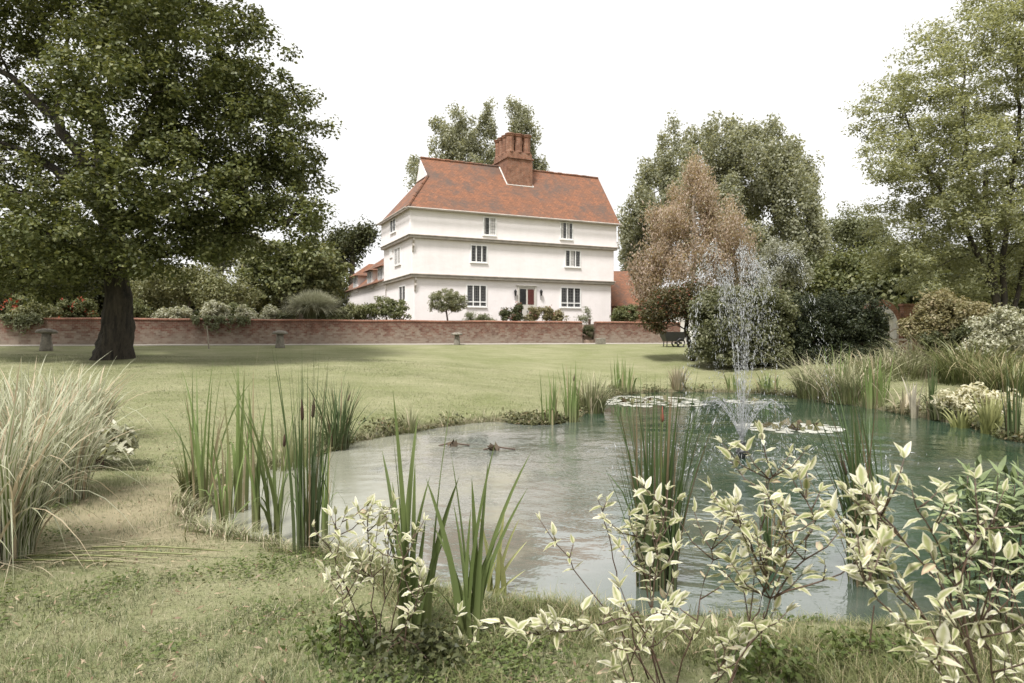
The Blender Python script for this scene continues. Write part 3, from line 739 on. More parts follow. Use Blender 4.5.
def tree(name, label, cat, base, trunk, lobes, nclump, per, leaf, cr, mat, bark, rt, flat=.55, upb=.9, nbr=60, seed=1, group=None, bias=.5, hang=0, rleaf=.02, zmin=None, flr=0, crj=.35, sag=.12, limbs=()):
    root = empty(name, base, label, cat, group); b = np.array(base)
    C = sample_lobes(lobes, nclump, seed, bias, zmin); r = np.random.default_rng(seed + 5)
    rad = cr * r.uniform(1 - crj, 1 + crj, len(C))
    p, dn = clump_points(C, rad, per, flat, seed + 1)
    nrm = unit(np.array([0, 0, upb]) + dn * .6 + r.normal(size=p.shape) * .55)
    me = leaf_mesh('crown', p - b, nrm, leaf[0], leaf[1], seed=seed + 2, hang=hang)
    tg = C[:nbr]
    m = skeleton(trunk, tg, rt, rleaf, seed, sag=sag, limbs=limbs)
    if flr: flare(m, base, flr, .5, seed)
    m.v = [tuple(np.array(v) - b) for v in m.v]
    m.build('trunk', bark, root, smooth=True); link('crown', me, mat, root)
    return root
def shrub(name, label, cat, base, lobes, nclump, per, leaf, cr, mat, flat=.8, upb=.5, seed=1, group=None, bias=.55, stem=M['twig'], nbr=14, rs=.05, flower=None, hang=0, zmin=None):
    root = empty(name, base, label, cat, group); b = np.array(base); r = np.random.default_rng(seed + 5)
    C = sample_lobes(ragged(lobes, seed, 4, .42, .42, 0, .88), nclump, seed, bias, zmin if zmin is not None else base[2] + .05)
    p, dn = clump_points(C, cr * r.uniform(.65, 1.35, len(C)), per, flat, seed + 1)
    kp = p[:, 2] > (base[2] if zmin is None else zmin); p, dn = p[kp], dn[kp]
    nrm = unit(np.array([0, -.15, upb]) + dn * .7 + r.normal(size=p.shape) * .6)
    m = skeleton([tuple(b + [0, 0, -.1]), tuple(b + [0, 0, .12]), tuple(b + [0.02, 0, .3])], C[:nbr], rs, .008, seed, k=5)
    m.v = [tuple(np.array(v) - b) for v in m.v]
    m.build('stems', stem, root); link('leaves', leaf_mesh('leaves', p - b, nrm, leaf[0], leaf[1], seed=seed + 2, hang=hang), mat, root)
    if flower:
        fm, cnt, sz = flower; q = C[r.integers(0, len(C), cnt)] + r.normal(size=(cnt, 3)) * cr * .6; q[:, 1] -= cr * .5
        q = np.repeat(q, 5, 0) + r.normal(size=(cnt * 5, 3)) * sz * .5
        link('blossoms', leaf_mesh('blossoms', q - b, unit(r.normal(size=q.shape) + [0, -.4, .6]), sz, sz * .8, seed=seed + 3), fm, root)
    return root

def blades(base, h, az, lean, wid, seg=6, droop=.0, seed=0, wprof=.8, base_w=.55, fold=.0, twist=.3, face=None):
    "arrays of ribbons: base (n,3), height, azimuth, lean (outward reach / height), width; returns V, faces, t, e"
    r = np.random.default_rng(seed); n = len(h); t = np.linspace(0, 1, seg + 1)
    h = np.asarray(h)[:, None]; lean = np.asarray(lean)[:, None]; wid = np.broadcast_to(np.asarray(wid, float), (n,))[:, None]
    droop = np.broadcast_to(np.asarray(droop, float), (n,))[:, None]
    out = lean * h * (t ** 1.7); z = h * (t - droop * t ** 3)
    ca, sa = np.cos(az)[:, None], np.sin(az)[:, None]
    C = np.stack([base[:, :1] + ca * out, base[:, 1:2] + sa * out, base[:, 2:3] + z], 2)
    fa = ((az + math.pi / 2 if face is None else np.full(n, face)) + r.normal(0, twist, n))[:, None] + t * r.normal(0, .5, (n, 1))
    S = np.stack([np.cos(fa), np.sin(fa), np.zeros_like(fa)], 2)
    prof = (base_w + (1 - base_w) * np.minimum(t * 4, 1)) * np.clip(1 - t, 0, 1) ** wprof; prof[-1] = .02
    hw = (wid * prof)[:, :, None] * .5
    nv = np.cross(S, np.array([0, 0, 1.0])) * hw * fold
    V = np.stack([C - S * hw + nv, C, C + S * hw + nv], 2)          # n, seg+1, 3, xyz
    k = (seg + 1) * 3
    q = []
    for s in range(seg):
        for c in range(2): a = s * 3 + c; q.append((a, a + 1, a + 4, a + 3))
    f = (np.arange(n)[:, None, None] * k + np.array(q)[None]).reshape(-1, 4)
    T = np.broadcast_to(t[None, :, None], (n, seg + 1, 3)).ravel(); E_ = np.broadcast_to(np.array([1.0, 0, 1.0])[None, None], (n, seg + 1, 3)).ravel()
    return V.reshape(-1, 3), f, T, E_
def merge(parts):
    V, Fs, T, E_ = [], [], [], []; o = 0
    for v, f, t, e in parts: V.append(v); Fs.append(f + o); T.append(t); E_.append(e); o += len(v)
    return np.concatenate(V), np.concatenate(Fs), np.concatenate(T), np.concatenate(E_)
def blade_obj(name, parts, mat, parent=None, loc=(0, 0, 0)):
    V, f, T, E_ = merge(parts)
    o = link(name, np_mesh(name, V, [f], smooth=True, attrs={'t': T, 'e': E_}), mat, parent); o.location = loc
    return o
def tuft(n, R, h, lean, wid, seed, droop=0, hv=.25, aim=None, seg=6, **kw):
    "a clump of blades about the origin"
    r = np.random.default_rng(seed); a = r.uniform(0, 2 * math.pi, n); q = R * np.sqrt(r.uniform(0, 1, n))
    b = np.stack([q * np.cos(a), q * np.sin(a), np.full(n, -.03)], 1)
    az = a + r.normal(0, .5, n)
    if aim is not None: az = aim + r.normal(0, .9, n)
    le = np.abs(r.normal(lean, lean * .5 + .02, n)) * (.4 + q / max(R, 1e-3) * .6)
    bent = r.uniform(0, 1, n) < .10; le = np.where(bent, le * 1.3 + .12, le); dr = np.where(bent, r.uniform(.5, .95, n), droop * r.uniform(.3, 1.3, n))
    return blades(b, h * r.uniform(1 - hv * 1.6, 1 + hv * .4, n), az, le, wid * r.uniform(.6, 1.2, n), seg, dr, seed + 1, **kw)
def seedheads(pts, root, mat, r=.013, l=.11, name='seed_head'):
    for p, d in pts:
        p = Vector(p); d = Vector(d).normalized(); m = MB()
        m.tube([p - d * (p.z * .95), p], .004, 5); m.build('stalk', M['reedstalk'], root)
        m = MB(); m.tube([p, p + d * .015, p + d * (l - .02), p + d * l, p + d * (l + .05)], [r * .4, r, r, r * .5, .003], 8); m.build(name, mat, root, smooth=True)
def base_of(x, y):
    p = G(x, y); return p
M['reedstalk'] = plain('reed_stalk', (.16, .17, .06), .6)
M['cattail'] = plain('cattail_brown', (.055, .03, .018), .9)

# ------------------------------------------------------------------ leaf and blade colours
M['oakleaf'] = leafmat('dark_oak_leaf', (.06, .075, .026), (.15, .162, .062), .26, (.23, .23, .105))
M['ashleaf'] = leafmat('light_ash_leaf', (.19, .205, .115), (.32, .33, .205), .45, (.42, .42, .29))
M['poplar'] = leafmat('grey_poplar_leaf', (.19, .20, .13), (.33, .335, .24), .4, (.50, .49, .40))
M['birch'] = leafmat('copper_leaf', (.33, .25, .195), (.49, .40, .33), .4, (.38, .37, .27))
M['sage'] = leafmat('sage_leaf', (.14, .155, .08), (.21, .22, .13), .3)
M['silver'] = leafmat('silver_leaf', (.24, .25, .19), (.36, .36, .29), .25)
M['midleaf'] = leafmat('mid_green_leaf', (.085, .10, .038), (.18, .19, .085), .32, (.28, .28, .15))
M['darkleaf'] = leafmat('dark_green_leaf', (.04, .048, .018), (.085, .092, .038), .25, (.14, .14, .065))
M['yew'] = leafmat('yew_leaf', (.016, .023, .009), (.035, .043, .018), .12, (.085, .09, .04))
M['paleleaf'] = leafmat('pale_green_leaf', (.13, .14, .06), (.22, .22, .11), .3, (.34, .33, .2))
M['tanleaf'] = leafmat('tan_green_leaf', (.16, .15, .07), (.26, .225, .12), .3, (.34, .27, .17))
M['whiteleaf'] = leafmat('white_variegated_leaf', (.22, .23, .14), (.46, .45, .34), .25, (.6, .58, .48))
M['redleaf'] = leafmat('red_tinged_leaf', (.06, .062, .026), (.12, .10, .05), .25, (.22, .07, .045))
M['redflower'] = leafmat('red_flower', (.28, .05, .03), (.4, .09, .05), .2)
M['whiteflower'] = leafmat('white_flower', (.6, .58, .52), (.75, .72, .68), .2)
M['pinkflower'] = leafmat('dusty_rose_flower', (.3, .13, .11), (.42, .2, .16), .2)
M['clover'] = leafmat('clover_leaf', (.055, .08, .02), (.13, .165, .05), .3, (.23, .25, .12))
M['turf'] = blademat('grass_blade', (.085, .115, .036), (.20, .24, .092), dead=(.42, .37, .24), trans=.3, patch=(.33, .315, .185))
M['longgrass'] = blademat('long_grass_blade', (.095, .11, .038), (.22, .235, .095), dead=(.40, .34, .2), trans=.3)
M['reed'] = blademat('reed_blade', (.24, .24, .12), (.185, .245, .082), dead=(.36, .30, .18), pos=(.0, .35))
M['iris'] = blademat('iris_blade', (.20, .215, .09), (.145, .185, .065), pos=(.0, .3))
M['rush'] = blademat('rush_blade', (.10, .115, .055), (.078, .115, .042), pos=(0, .4), dead=(.2, .15, .09))
M['variegated'] = blademat('variegated_grass', (.13, .17, .05), (.38, .40, .23), edge=(.60, .58, .45), dead=(.50, .41, .28), pos=(.3, .95), trans=.35)
M['straw'] = blademat('straw_blade', (.30, .25, .15), (.50, .43, .31), trans=.2)
M['marsh'] = blademat('marsh_grass', (.17, .185, .075), (.40, .39, .24), dead=(.52, .45, .32), pos=(.1, .9), trans=.3)
M['paleblade'] = blademat('bleached_blade', (.42, .38, .28), (.62, .56, .46))
M['limeblade'] = blademat('lime_blade', (.20, .21, .07), (.36, .36, .16))
M['fountaingrass'] = blademat('mound_grass', (.17, .18, .09), (.42, .41, .29), pos=(.2, .85))

# ------------------------------------------------------------------ trees
b = G(117, 359); D = b.y
oak_l = px_lobes([(70, 5, 100, 58, D, 3.2), (0, 40, 40, 24, D, 2), (185, 65, 85, 75, D - 1, 3), (245, 125, 68, 75, D, 3), (272, 190, 52, 44, D, 2.4), (170, 190, 90, 60, D - 2, 2.6), (88, 222, 74, 48, D - 2, 2.6), (60, 165, 40, 30, D + 2, 2),
   (-20, 205, 70, 55, D, 3), (-110, 70, 50, 90, D, 3), (130, 110, 70, 55, D - 2.5, 2.4), (25, 255, 70, 28, D - 1, 2.4), (110, -60, 140, 80, D, 4), (250, 25, 12, 22, D, 1.2), (200, 235, 55, 26, D, 2),
   (298, 222, 26, 22, D - 1, 1.5), (12, 108, 26, 20, D + 1, 1.5), (48, 95, 14, 22, D, 1.2), (-25, 130, 30, 22, D, 2), (15, 282, 75, 16, D - 1, 2.2), (72, 258, 36, 24, D - 2, 1.8), (235, 250, 40, 18, D - 1, 1.6), (150, 262, 30, 14, D - 2, 1.4)])
tk = [P(112, 362, D), P(114, 345, D), P(117, 322, D), P(118, 300, D), P(116, 270, D), P(112, 235, D), P(104, 190, D), P(102, 140, D - .3), P(92, 90, D)]
tk = [a.lerp(b_, i / 5) for a, b_ in zip(tk, tk[1:]) for i in range(5)] + [tk[-1]]
tree('oak_tree', 'huge dark spreading tree with thick flared trunk on the lawn before the garden wall', 'tree', tuple(b), [tuple(p) for p in tk], oak_l, 1750, 108, (.14, .092), .50,
     M['oakleaf'], M['bark'], .43, flat=.72, nbr=210, seed=21, rleaf=.020, flr=3.2, bias=.35, limbs=[([P(110, 215, D), P(85, 165, D), P(55, 120, D - .5), P(20, 85, D - .5), P(-15, 60, D)], .24, .07), ([P(55, 120, D - .5), P(62, 90, D - .4), P(58, 55, D)], .10, .05), ([P(110, 215, D), P(70, 180, D + .5), P(25, 150, D + .5), P(-20, 140, D)], .2, .06), ([P(104, 190, D), P(140, 130, D), P(165, 80, D), P(180, 30, D)], .2, .06), ([P(112, 235, D), P(160, 205, D), P(210, 175, D), P(262, 160, D)], .2, .05), ([P(116, 270, D), P(150, 258, D - .5), P(185, 250, D - .6), P(225, 252, D - .5)], .09, .04)])

b = G(1000, 352); b = Vector((b.x * 26 / b.y, 26, gz1(b.x * 26 / b.y, 26))); D = 26
rt_l = px_lobes([(935, 190, 60, 40, D, 2.5), (940, 285, 50, 18, D, 2), (1000, 290, 60, 14, D + 1.5, 1.6), (1000, 180, 60, 50, D + 2, 2.5), (950, 250, 60, 24, D + 1, 2.2), (1010, 265, 50, 24, D + 1, 2.2), (930, 130, 45, 40, D + 1, 2.2), (965, 65, 70, 48, D, 3), (900, 110, 42, 36, D, 2.4), (1015, 40, 60, 50, D, 3), (893, 160, 40, 28, D - 1, 2.2), (960, 150, 60, 45, D - 1, 2.5), (1035, 130, 60, 60, D, 3), (912, 218, 40, 26, D, 2.2),
   (980, 222, 60, 38, D - 1, 2.5), (1055, 220, 60, 50, D, 3), (1070, 60, 60, 60, D, 3), (1110, 150, 60, 90, D, 3), (1010, -10, 40, 26, D, 2), (905, 256, 36, 16, D, 2)])
tk = [tuple(P(x, y, D)) for x, y in ((1003, 350), (1000, 320), (994, 285), (990, 250), (985, 210), (986, 170))]
tree('ash_tree', 'airy pale green many-stemmed tree rising behind the shrubs on the right bank', 'tree', tuple(b), tk, rt_l, 1250, 95, (.15, .062), .50, M['ashleaf'], M['bark'], .15, flat=.6, nbr=170, seed=33, rleaf=.015, bias=.35, limbs=[([P(1000, 320, D), P(985, 270, D), P(955, 215, D), P(925, 165, D), P(905, 120, D)], .12, .04), ([P(1000, 320, D), P(1004, 260, D), P(1012, 190, D), P(1020, 110, D), P(1018, 50, D)], .12, .04), ([P(1003, 345, D + .3), P(1018, 290, D + .5), P(1035, 230, D + .5), P(1050, 160, D)], .11, .04), ([P(990, 250, D), P(972, 180, D), P(962, 120, D), P(965, 60, D)], .10, .03)])

def plumes(ls, seed):
    "a poplar's crown is many upright plumes with gaps between them"
    r = np.random.default_rng(seed); out = []
    for (x, y, rx, ry, dd, rd) in ls:
        k = max(2, int(rx * ry / 75))
        for i in range(k):
            a, q = r.uniform(0, 6.283), r.uniform(.1, 1) ** .5; w_ = r.uniform(5.5, 9)
            out.append((x + (rx - 4) * q * math.cos(a), y + (ry - 8) * q * math.sin(a), min(w_, rx), min(w_ * r.uniform(1.9, 3.0), ry), dd + rd * r.normal() * .8, w_ * .085))
    return out
def pop(label, x, ybase, D, lobes, seed, mat='poplar', n=260, per=72, name='poplar_tree', leaf=(.24, .17), cr=.85, flat=1.15, upb=.25, bark='palebark', zb=None, rt=.35, group=None, **kw):
    if mat == 'poplar': lobes = plumes(lobes, seed)
    b = P(x, 337, D); b.z = zb if zb is not None else (TZ if x < 620 else ZWALL)
    ls = px_lobes([(a, c, rx, ry, D + dd, rd) for a, c, rx, ry, dd, rd in lobes]); n = int(n * 1.35); ls = ls if mat == 'poplar' else ragged(ls, seed, 6, .34, .6) if mat == 'birch' else ragged(ls, seed, 5, .45, .45); top = min(l[1] for l in lobes)
    tk = [tuple(b + Vector((0, 0, -.2)))] + [tuple(P(x + random.uniform(-2, 2), yy, D)) for yy in np.linspace(HY - 8, top + (55 if mat == 'poplar' else 12), 7)]
    if mat == 'poplar': n, per, cr, flat = int(n * 1.0), 90, cr * .72, 1.5; kw.setdefault('bias', .25)
    return tree(name, label, 'tree', tuple(b), tk, ls, n, per, leaf, cr, M[mat], M[bark], rt, flat=flat, upb=upb, seed=seed, group=group, **kw)
pop('tall grey-green poplar behind the roof, left of the chimney', 462, 300, 72, [(440, 142, 13, 24, 0, 1.6), (461, 140, 17, 28, 0, 2), (486, 133, 13, 26, 0, 1.6), (470, 160, 32, 22, 0, 2.5), (416, 171, 7, 12, 0, 1), (470, 215, 36, 50, 0, 3)], 41, n=300)
pop('slim grey-green poplar behind the roof with its top just behind the chimney', 524, 300, 74, [(514, 126, 11, 20, 0, 1.4), (530, 148, 9, 26, 0, 1.4), (541, 168, 5, 8, 0, .8), (524, 210, 26, 50, 0, 2.5)], 42, n=190)
pop('narrow grey-green poplar at the left end of the clump right of the house', 655, 300, 62, [(638, 218, 16, 32, 0, 1.6), (658, 200, 24, 45, 0, 2), (674, 165, 18, 36, 0, 2), (646, 262, 26, 32, 0, 2), (634, 250, 14, 26, 0, 1.5)], 43, n=260)
pop('tallest broad grey-green poplar in the middle of the clump right of the house', 728, 300, 58, [(715, 158, 38, 34, 0, 3), (762, 170, 38, 42, 0, 3), (700, 195, 38, 40, 0, 3), (740, 225, 62, 55, 0, 3.5), (738, 138, 26, 16, 0, 2), (690, 150, 13, 18, 0, 1.4), (712, 133, 8, 14, 0, 1), (744, 128, 9, 12, 0, 1), (772, 138, 8, 14, 0, 1)], 44, n=480)
pop('grey-green poplar at the right end of the clump right of the house', 794, 300, 56, [(790, 178, 28, 38, 0, 2.5), (804, 220, 24, 48, 0, 2.5), (785, 250, 44, 44, 0, 2.5), (812, 262, 20, 30, 0, 2)], 45, n=300)
pop('hazy pale green tree far off between the poplars and the airy tree', 850, 300, 66, [(840, 235, 24, 36, 0, 2.5), (868, 255, 30, 40, 0, 2.5), (846, 275, 34, 30, 0, 2.5)], 46, mat='sage', n=200, name='willow_tree', flat=.8)
M['whitebark'] = plain('pale_birch_bark', (.42, .37, .32), .8, .25, 9)
pop('feathery copper-brown weeping tree standing in front of the grey-green poplars', 694, 310, 44, [(697, 176, 13, 12, 0, .9), (694, 200, 30, 26, 0, 2), (672, 238, 32, 34, 0, 2.2), (722, 236, 28, 40, 0, 2.2), (690, 272, 62, 32, 0, 2.6), (646, 280, 22, 28, 0, 1.6), (736, 262, 18, 26, 0, 1.4)],
    47, mat='birch', n=300, per=95, name='copper_birch', leaf=(.22, .07), cr=.62, flat=1.5, upb=0, hang=2.2, bark='whitebark', rt=.16, nbr=80, rleaf=.012, sag=.05)
pop('small rounded silvery tree behind the hedge, in front of the poplars', 782, 320, 36, [(785, 262, 20, 26, 0, 1.3), (772, 275, 14, 18, 0, 1), (800, 275, 14, 16, 0, 1)], 48, mat='silver', n=110, per=70, name='silver_pear', leaf=(.14, .06), cr=.38, rt=.08, rleaf=.012)
pop('dark bushy tree behind the far end of the rear wing', 352, 300, 62, [(345, 250, 22, 26, 0, 2.2), (365, 240, 12, 14, 0, 1.4), (330, 270, 24, 30, 0, 2)], 49, mat='darkleaf', n=150, name='bushy_tree')
pop('rounded mid green tree between the big spreading tree and the house', 300, 300, 46, [(285, 268, 34, 28, 0, 2.4), (322, 272, 30, 28, 0, 2.2), (300, 295, 50, 22, 0, 2.2), (262, 285, 22, 26, 0, 2)], 50, mat='midleaf', n=260, name='maple_tree', leaf=(.26, .2), cr=.75, flat=.5)
pop('pale green feathery tree behind the garden wall under the spreading boughs', 190, 300, 42, [(175, 285, 34, 22, 0, 2), (205, 292, 40, 22, 0, 2), (232, 300, 28, 18, 0, 1.6), (150, 300, 26, 20, 0, 1.6)], 51, mat='paleleaf', n=200, name='feathery_tree', leaf=(.2, .09), cr=.6, rt=.15)
pop('grey-green tree showing through the boughs between the pale tree and the maple', 240, 300, 50, [(240, 255, 26, 24, 0, 2), (222, 240, 22, 18, 0, 2)], 52, mat='poplar', n=110, name='feathery_tree')
for q, (x, lb) in enumerate(((40, 'dark green tree in the shade behind the wall and the red-flowered bush'), (-35, 'dark green tree at the left edge of the view behind the wall'), (112, 'dark green tree directly behind the great flared trunk'))):
    pop(lb, x, 300, 44 + 2 * q, [(x, 265, 36, 34, 0, 2.4), (x + 18, 285, 34, 26, 0, 2.2), (x - 20, 290, 30, 24, 0, 2)], 53 + q, mat='darkleaf', n=190, name='bushy_tree', cr=.8)
for q, (x, y, D, mt, lb) in enumerate(((858, 275, 44, 'midleaf', 'mid green tree just behind the brick gateway arch'), (910, 272, 40, 'midleaf', 'mid green tree behind the tan shrub and the brick gateway'), (965, 275, 38, 'darkleaf', 'dark tree behind the trunk of the airy tree'), (1030, 270, 38, 'darkleaf', 'dark tree at the right edge behind the white-leaved shrub'), (820, 285, 50, 'darkleaf', 'dark tree behind the right end of the clipped hedge'), (750, 290, 48, 'darkleaf', 'dark tree behind the middle of the clipped hedge'))):
    pop(lb, x, 300, D, [(x, y, 34, 24, 0, 2.2), (x + 20, y + 18, 34, 26, 0, 2), (x - 22, y + 18, 30, 24, 0, 2)], 60 + q, mat=mt, n=180, name='woodland_tree', cr=.7, leaf=(.24, .16), rt=.2)

for q, (x, D, y0, rx, mt, lb) in enumerate((
    (-40, 54, 300, 40, 'darkleaf', 'dark tall shrub at the far left behind the wall, beyond the trees'), (15, 52, 298, 36, 'darkleaf', 'dark tall shrub behind the red-flowered bushes, beyond the trees'), (70, 54, 300, 36, 'midleaf', 'mid green tall shrub just left of the great trunk, far behind the wall'),
    (130, 50, 296, 36, 'darkleaf', 'dark tall shrub just right of the great trunk, far behind the wall'), (180, 54, 298, 36, 'midleaf', 'mid green tall shrub beneath the pale feathery tree'), (232, 54, 298, 34, 'darkleaf', 'dark tall shrub behind the whitish shrub and the cream plants'), (285, 54, 296, 34, 'midleaf', 'mid green tall shrub beneath the maple behind the grass mound'), (330, 56, 294, 26, 'darkleaf', 'dark tall shrub between the maple and the rear wing'),
    (640, 60, 292, 26, 'midleaf', 'mid green tall shrub beside the outbuilding roof'), (675, 56, 300, 30, 'darkleaf', 'dark tall shrub behind the copper tree'), (800, 46, 290, 34, 'darkleaf', 'dark tall shrub behind the clipped hedge, right of the silvery tree'), (845, 44, 292, 30, 'midleaf', 'mid green tall shrub over the rounded end of the clipped hedge'), (890, 36, 296, 30, 'darkleaf', 'dark tall shrub seen through and over the brick arch'),
    (930, 34, 290, 34, 'midleaf', 'mid green tall shrub behind the tan shrub'), (985, 33, 292, 36, 'darkleaf', 'dark tall shrub behind the stems of the airy tree'), (1040, 33, 292, 36, 'midleaf', 'mid green tall shrub beyond the white-leaved shrub at the right edge'))):
    b = P(x, 337, D); b.z = TZ if x < 620 else ZWALL
    shrub('tall_shrub', lb, 'shrub', b, px_lobes([(x, y0, rx, 14, D, 2), (x - rx * .3, y0 + 16, rx, 16, D, 2), (x + rx * .3, y0 + 24, rx, 14, D, 2), (x, y0 + 34, rx, 10, D, 2)]), 230, 60, (.30, .19), .62, M[mt], seed=400 + q, nbr=10, rs=.12)

# ------------------------------------------------------------------ hedge and shrubs on the lawn
hb = G(830, 357)
def hl(D0, ls): return px_lobes([(x, y, rx, ry, D0 + dd, rd) for x, y, rx, ry, dd, rd in ls])
HDp = 25.5
def gb(x, D): X = (x - CX) / F * D; return Vector((X, D, gz1(X, D)))
shrub('yew_hedge', 'large dark clipped hedge with a rounded end beside the brick gateway', 'hedge', gb(825, HDp + .6), hl(HDp + .6, [(x, y, 19, 17, 0, 1.3) for x in (776, 796, 816, 836, 856) for y in (308, 324, 342, 354)] + [(868, y, 16, 18, 0, 1.2) for y in (312, 328, 346)]), 900, 75, (.10, .045), .26, M['yew'], seed=71, bias=.6, nbr=30, rs=.1)
M['hedgemix'] = leafmat('mixed_hedge_leaf', (.07, .08, .035), (.17, .175, .09), .28, (.36, .35, .25))
shrub('mixed_hedge', 'tall loose grey-green shrub behind the fountain, left of the dark clipped hedge', 'shrub', gb(745, HDp), hl(HDp, [(x, y, 20, 17, 0, 1.3) for x in (716, 735, 755, 774) for y in (305, 321, 338, 352)] + [(702, y, 12, 14, 0, .9) for y in (310, 330, 346)] + [(738, 293, 26, 7, 0, 1), (766, 294, 20, 7, 0, 1)]), 760, 75, (.115, .055), .27, M['hedgemix'], seed=72, bias=.6, nbr=30, rs=.08)
D = 27.5; b = gb(694, D)
tree('photinia', 'small red-tinged spreading tree arching over the end of the low wall', 'tree', tuple(b), [tuple(b + Vector((0, 0, -.1))), tuple(P(690, 346, D)), tuple(P(686, 330, D)), tuple(P(688, 312, D))],
     hl(D, [(668, 305, 26, 16, 0, 1.2), (692, 298, 30, 15, 0, 1.2), (655, 318, 15, 13, 0, .8), (705, 315, 20, 14, 0, 1)]), 240, 70, (.11, .06), .3, M['redleaf'], M['bark'], .12, nbr=40, seed=73, rleaf=.01, flat=.8)
D = 22; shrub('tan_shrub', 'tan and green leafy shrub to the right of the field gate', 'shrub', gb(948, D), hl(D, [(945, 318, 36, 22, 0, 1.2), (925, 325, 22, 18, 0, 1), (965, 320, 30, 22, 0, 1), (945, 302, 24, 12, 0, .8)]), 230, 70, (.11, .055), .24, M['tanleaf'], seed=74)
D = 19.5; shrub('white_leaved_shrub', 'white-leaved shrub at the right edge above the bank grasses', 'shrub', gb(1012, D), hl(D, [(1005, 330, 30, 20, 0, 1), (1030, 335, 34, 26, 0, 1.1), (985, 345, 18, 14, 0, .7), (1020, 355, 36, 18, 0, 1)]), 230, 70, (.095, .05), .2, M['whiteleaf'], seed=75)
D = 21; shrub('dark_shrub', 'dark green shrub below the tan shrub, right of the field gate', 'shrub', gb(985, D), hl(D, [(975, 338, 30, 16, 0, 1), (945, 342, 24, 12, 0, .8)]), 130, 70, (.11, .055), .24, M['darkleaf'], seed=76)

# ------------------------------------------------------------------ planting on the terrace
def tshrub(name, label, x, D, ls, mat, seed, n=90, per=60, leaf=(.13, .06), cr=.22, cat='shrub', **kw):
    b = P(x, 337, D); b.z = TZ
    return shrub(name, label, cat, b, hl(D, ls), n, per, leaf, cr, M[mat], seed=seed, **kw)
b = P(313, 337, 33.2); b.z = TZ
g0 = empty('grass_mound', b, 'big rounded mound of arching pale grass behind the wall, left of the house', 'ornamental grass')
r = np.random.default_rng(4); n = 4200; az = r.uniform(0, 6.283, n); ln = r.uniform(.05, 1, n)
q = r.uniform(0, 1, n) ** .5 * .35
hq = 1.78 * r.uniform(.6, 1, n) ** .6
blade_obj('leaves', [blades(np.stack([np.cos(az) * q, np.sin(az) * q, np.zeros(n)], 1), hq, az + r.normal(0, .2, n), ln * 1.0, .032, 8, ln * r.uniform(.25, .95, n), 5, wprof=.5)], M['fountaingrass'], g0)
m = MB()
for k in range(9): a = k * .7; m.tube([(0, 0, 0), (.2 * math.cos(a), .2 * math.sin(a), .5)], .02, 5)
m.build('stems', M['reedstalk'], g0)
tshrub('flowering_shrub', 'loose green shrub with small white flowers against the corner of the white house', 386, 34.6, [(382, 308, 22, 12, 0, .9), (398, 310, 12, 12, 0, .7), (366, 313, 14, 8, 0, .6)], 'midleaf', 81, 110, flower=(M['whiteflower'], 26, .09))
tshrub('pale_shrub', 'pale green low shrub between the grass mound and the flowering shrub', 355, 34.4, [(354, 313, 13, 8, 0, .6)], 'paleleaf', 82, 45)
b = P(448, 337, 34.6); b.z = TZ; D = 34.6
M['topiaryleaf'] = leafmat('grey_topiary_leaf', (.15, .165, .085), (.28, .28, .18), .28, (.46, .44, .34))
tree('topiary_standard', 'small round-headed tree on a thin stem in front of the ground-floor window', 'tree', tuple(b), [tuple(b), tuple(P(447, 316, D)), tuple(P(446, 308, D)), tuple(P(447, 302, D))],
     hl(D, [(447, 300, 17, 11.5, 0, .85), (440, 303, 11, 8, 0, .6), (456, 302, 11, 8, 0, .6)]), 130, 70, (.09, .045), .17, M['topiaryleaf'], M['twig'], .045, nbr=40, seed=83, rleaf=.008, flat=.8, bias=.6)
tshrub('lavender', 'low grey-green plants under the left ground-floor window', 476, 37.5, [(474, 317, 14, 5, 0, .5), (488, 319, 8, 4, 0, .4)], 'sage', 84, 40, leaf=(.12, .03))
tshrub('rose_bush', 'dark rose bush with dusty red blooms left of the front door', 513, 39, [(511, 315, 11, 7, 0, .6), (518, 309, 4, 6, 0, .4)], 'darkleaf', 85, 55, flower=(M['pinkflower'], 16, .1))
tshrub('hydrangea', 'faded brown and grey flowering bush right of the front door', 546, 39.5, [(543, 313, 11, 8, 0, .6), (556, 317, 12, 5, 0, .5), (532, 318, 8, 4, 0, .4)], 'tanleaf', 86, 70, flower=(M['pinkflower'], 14, .1))
tshrub('laurel', 'green leafy bush at the right corner of the house above the wall', 625, 42, [(625, 312, 14, 8, 0, .8), (618, 316, 9, 6, 0, .5), (634, 315, 7, 6, 0, .5)], 'midleaf', 87, 80)
tshrub('feathery_plant', 'thin feathery grey plant beside the top of the garden steps', 590, 39.2, [(587, 316, 4, 8, 0, .3), (583, 319, 6, 4, 0, .3)], 'sage', 88, 26, per=30, leaf=(.12, .03))
tshrub('box_bush', 'small dark clipped bush beside the garden steps in the wall gap', 589, 37.95, [(588, 331, 7, 5, -1.2, .3)], 'darkleaf', 89, 46, leaf=(.06, .03), cr=.12, zmin=1.3)
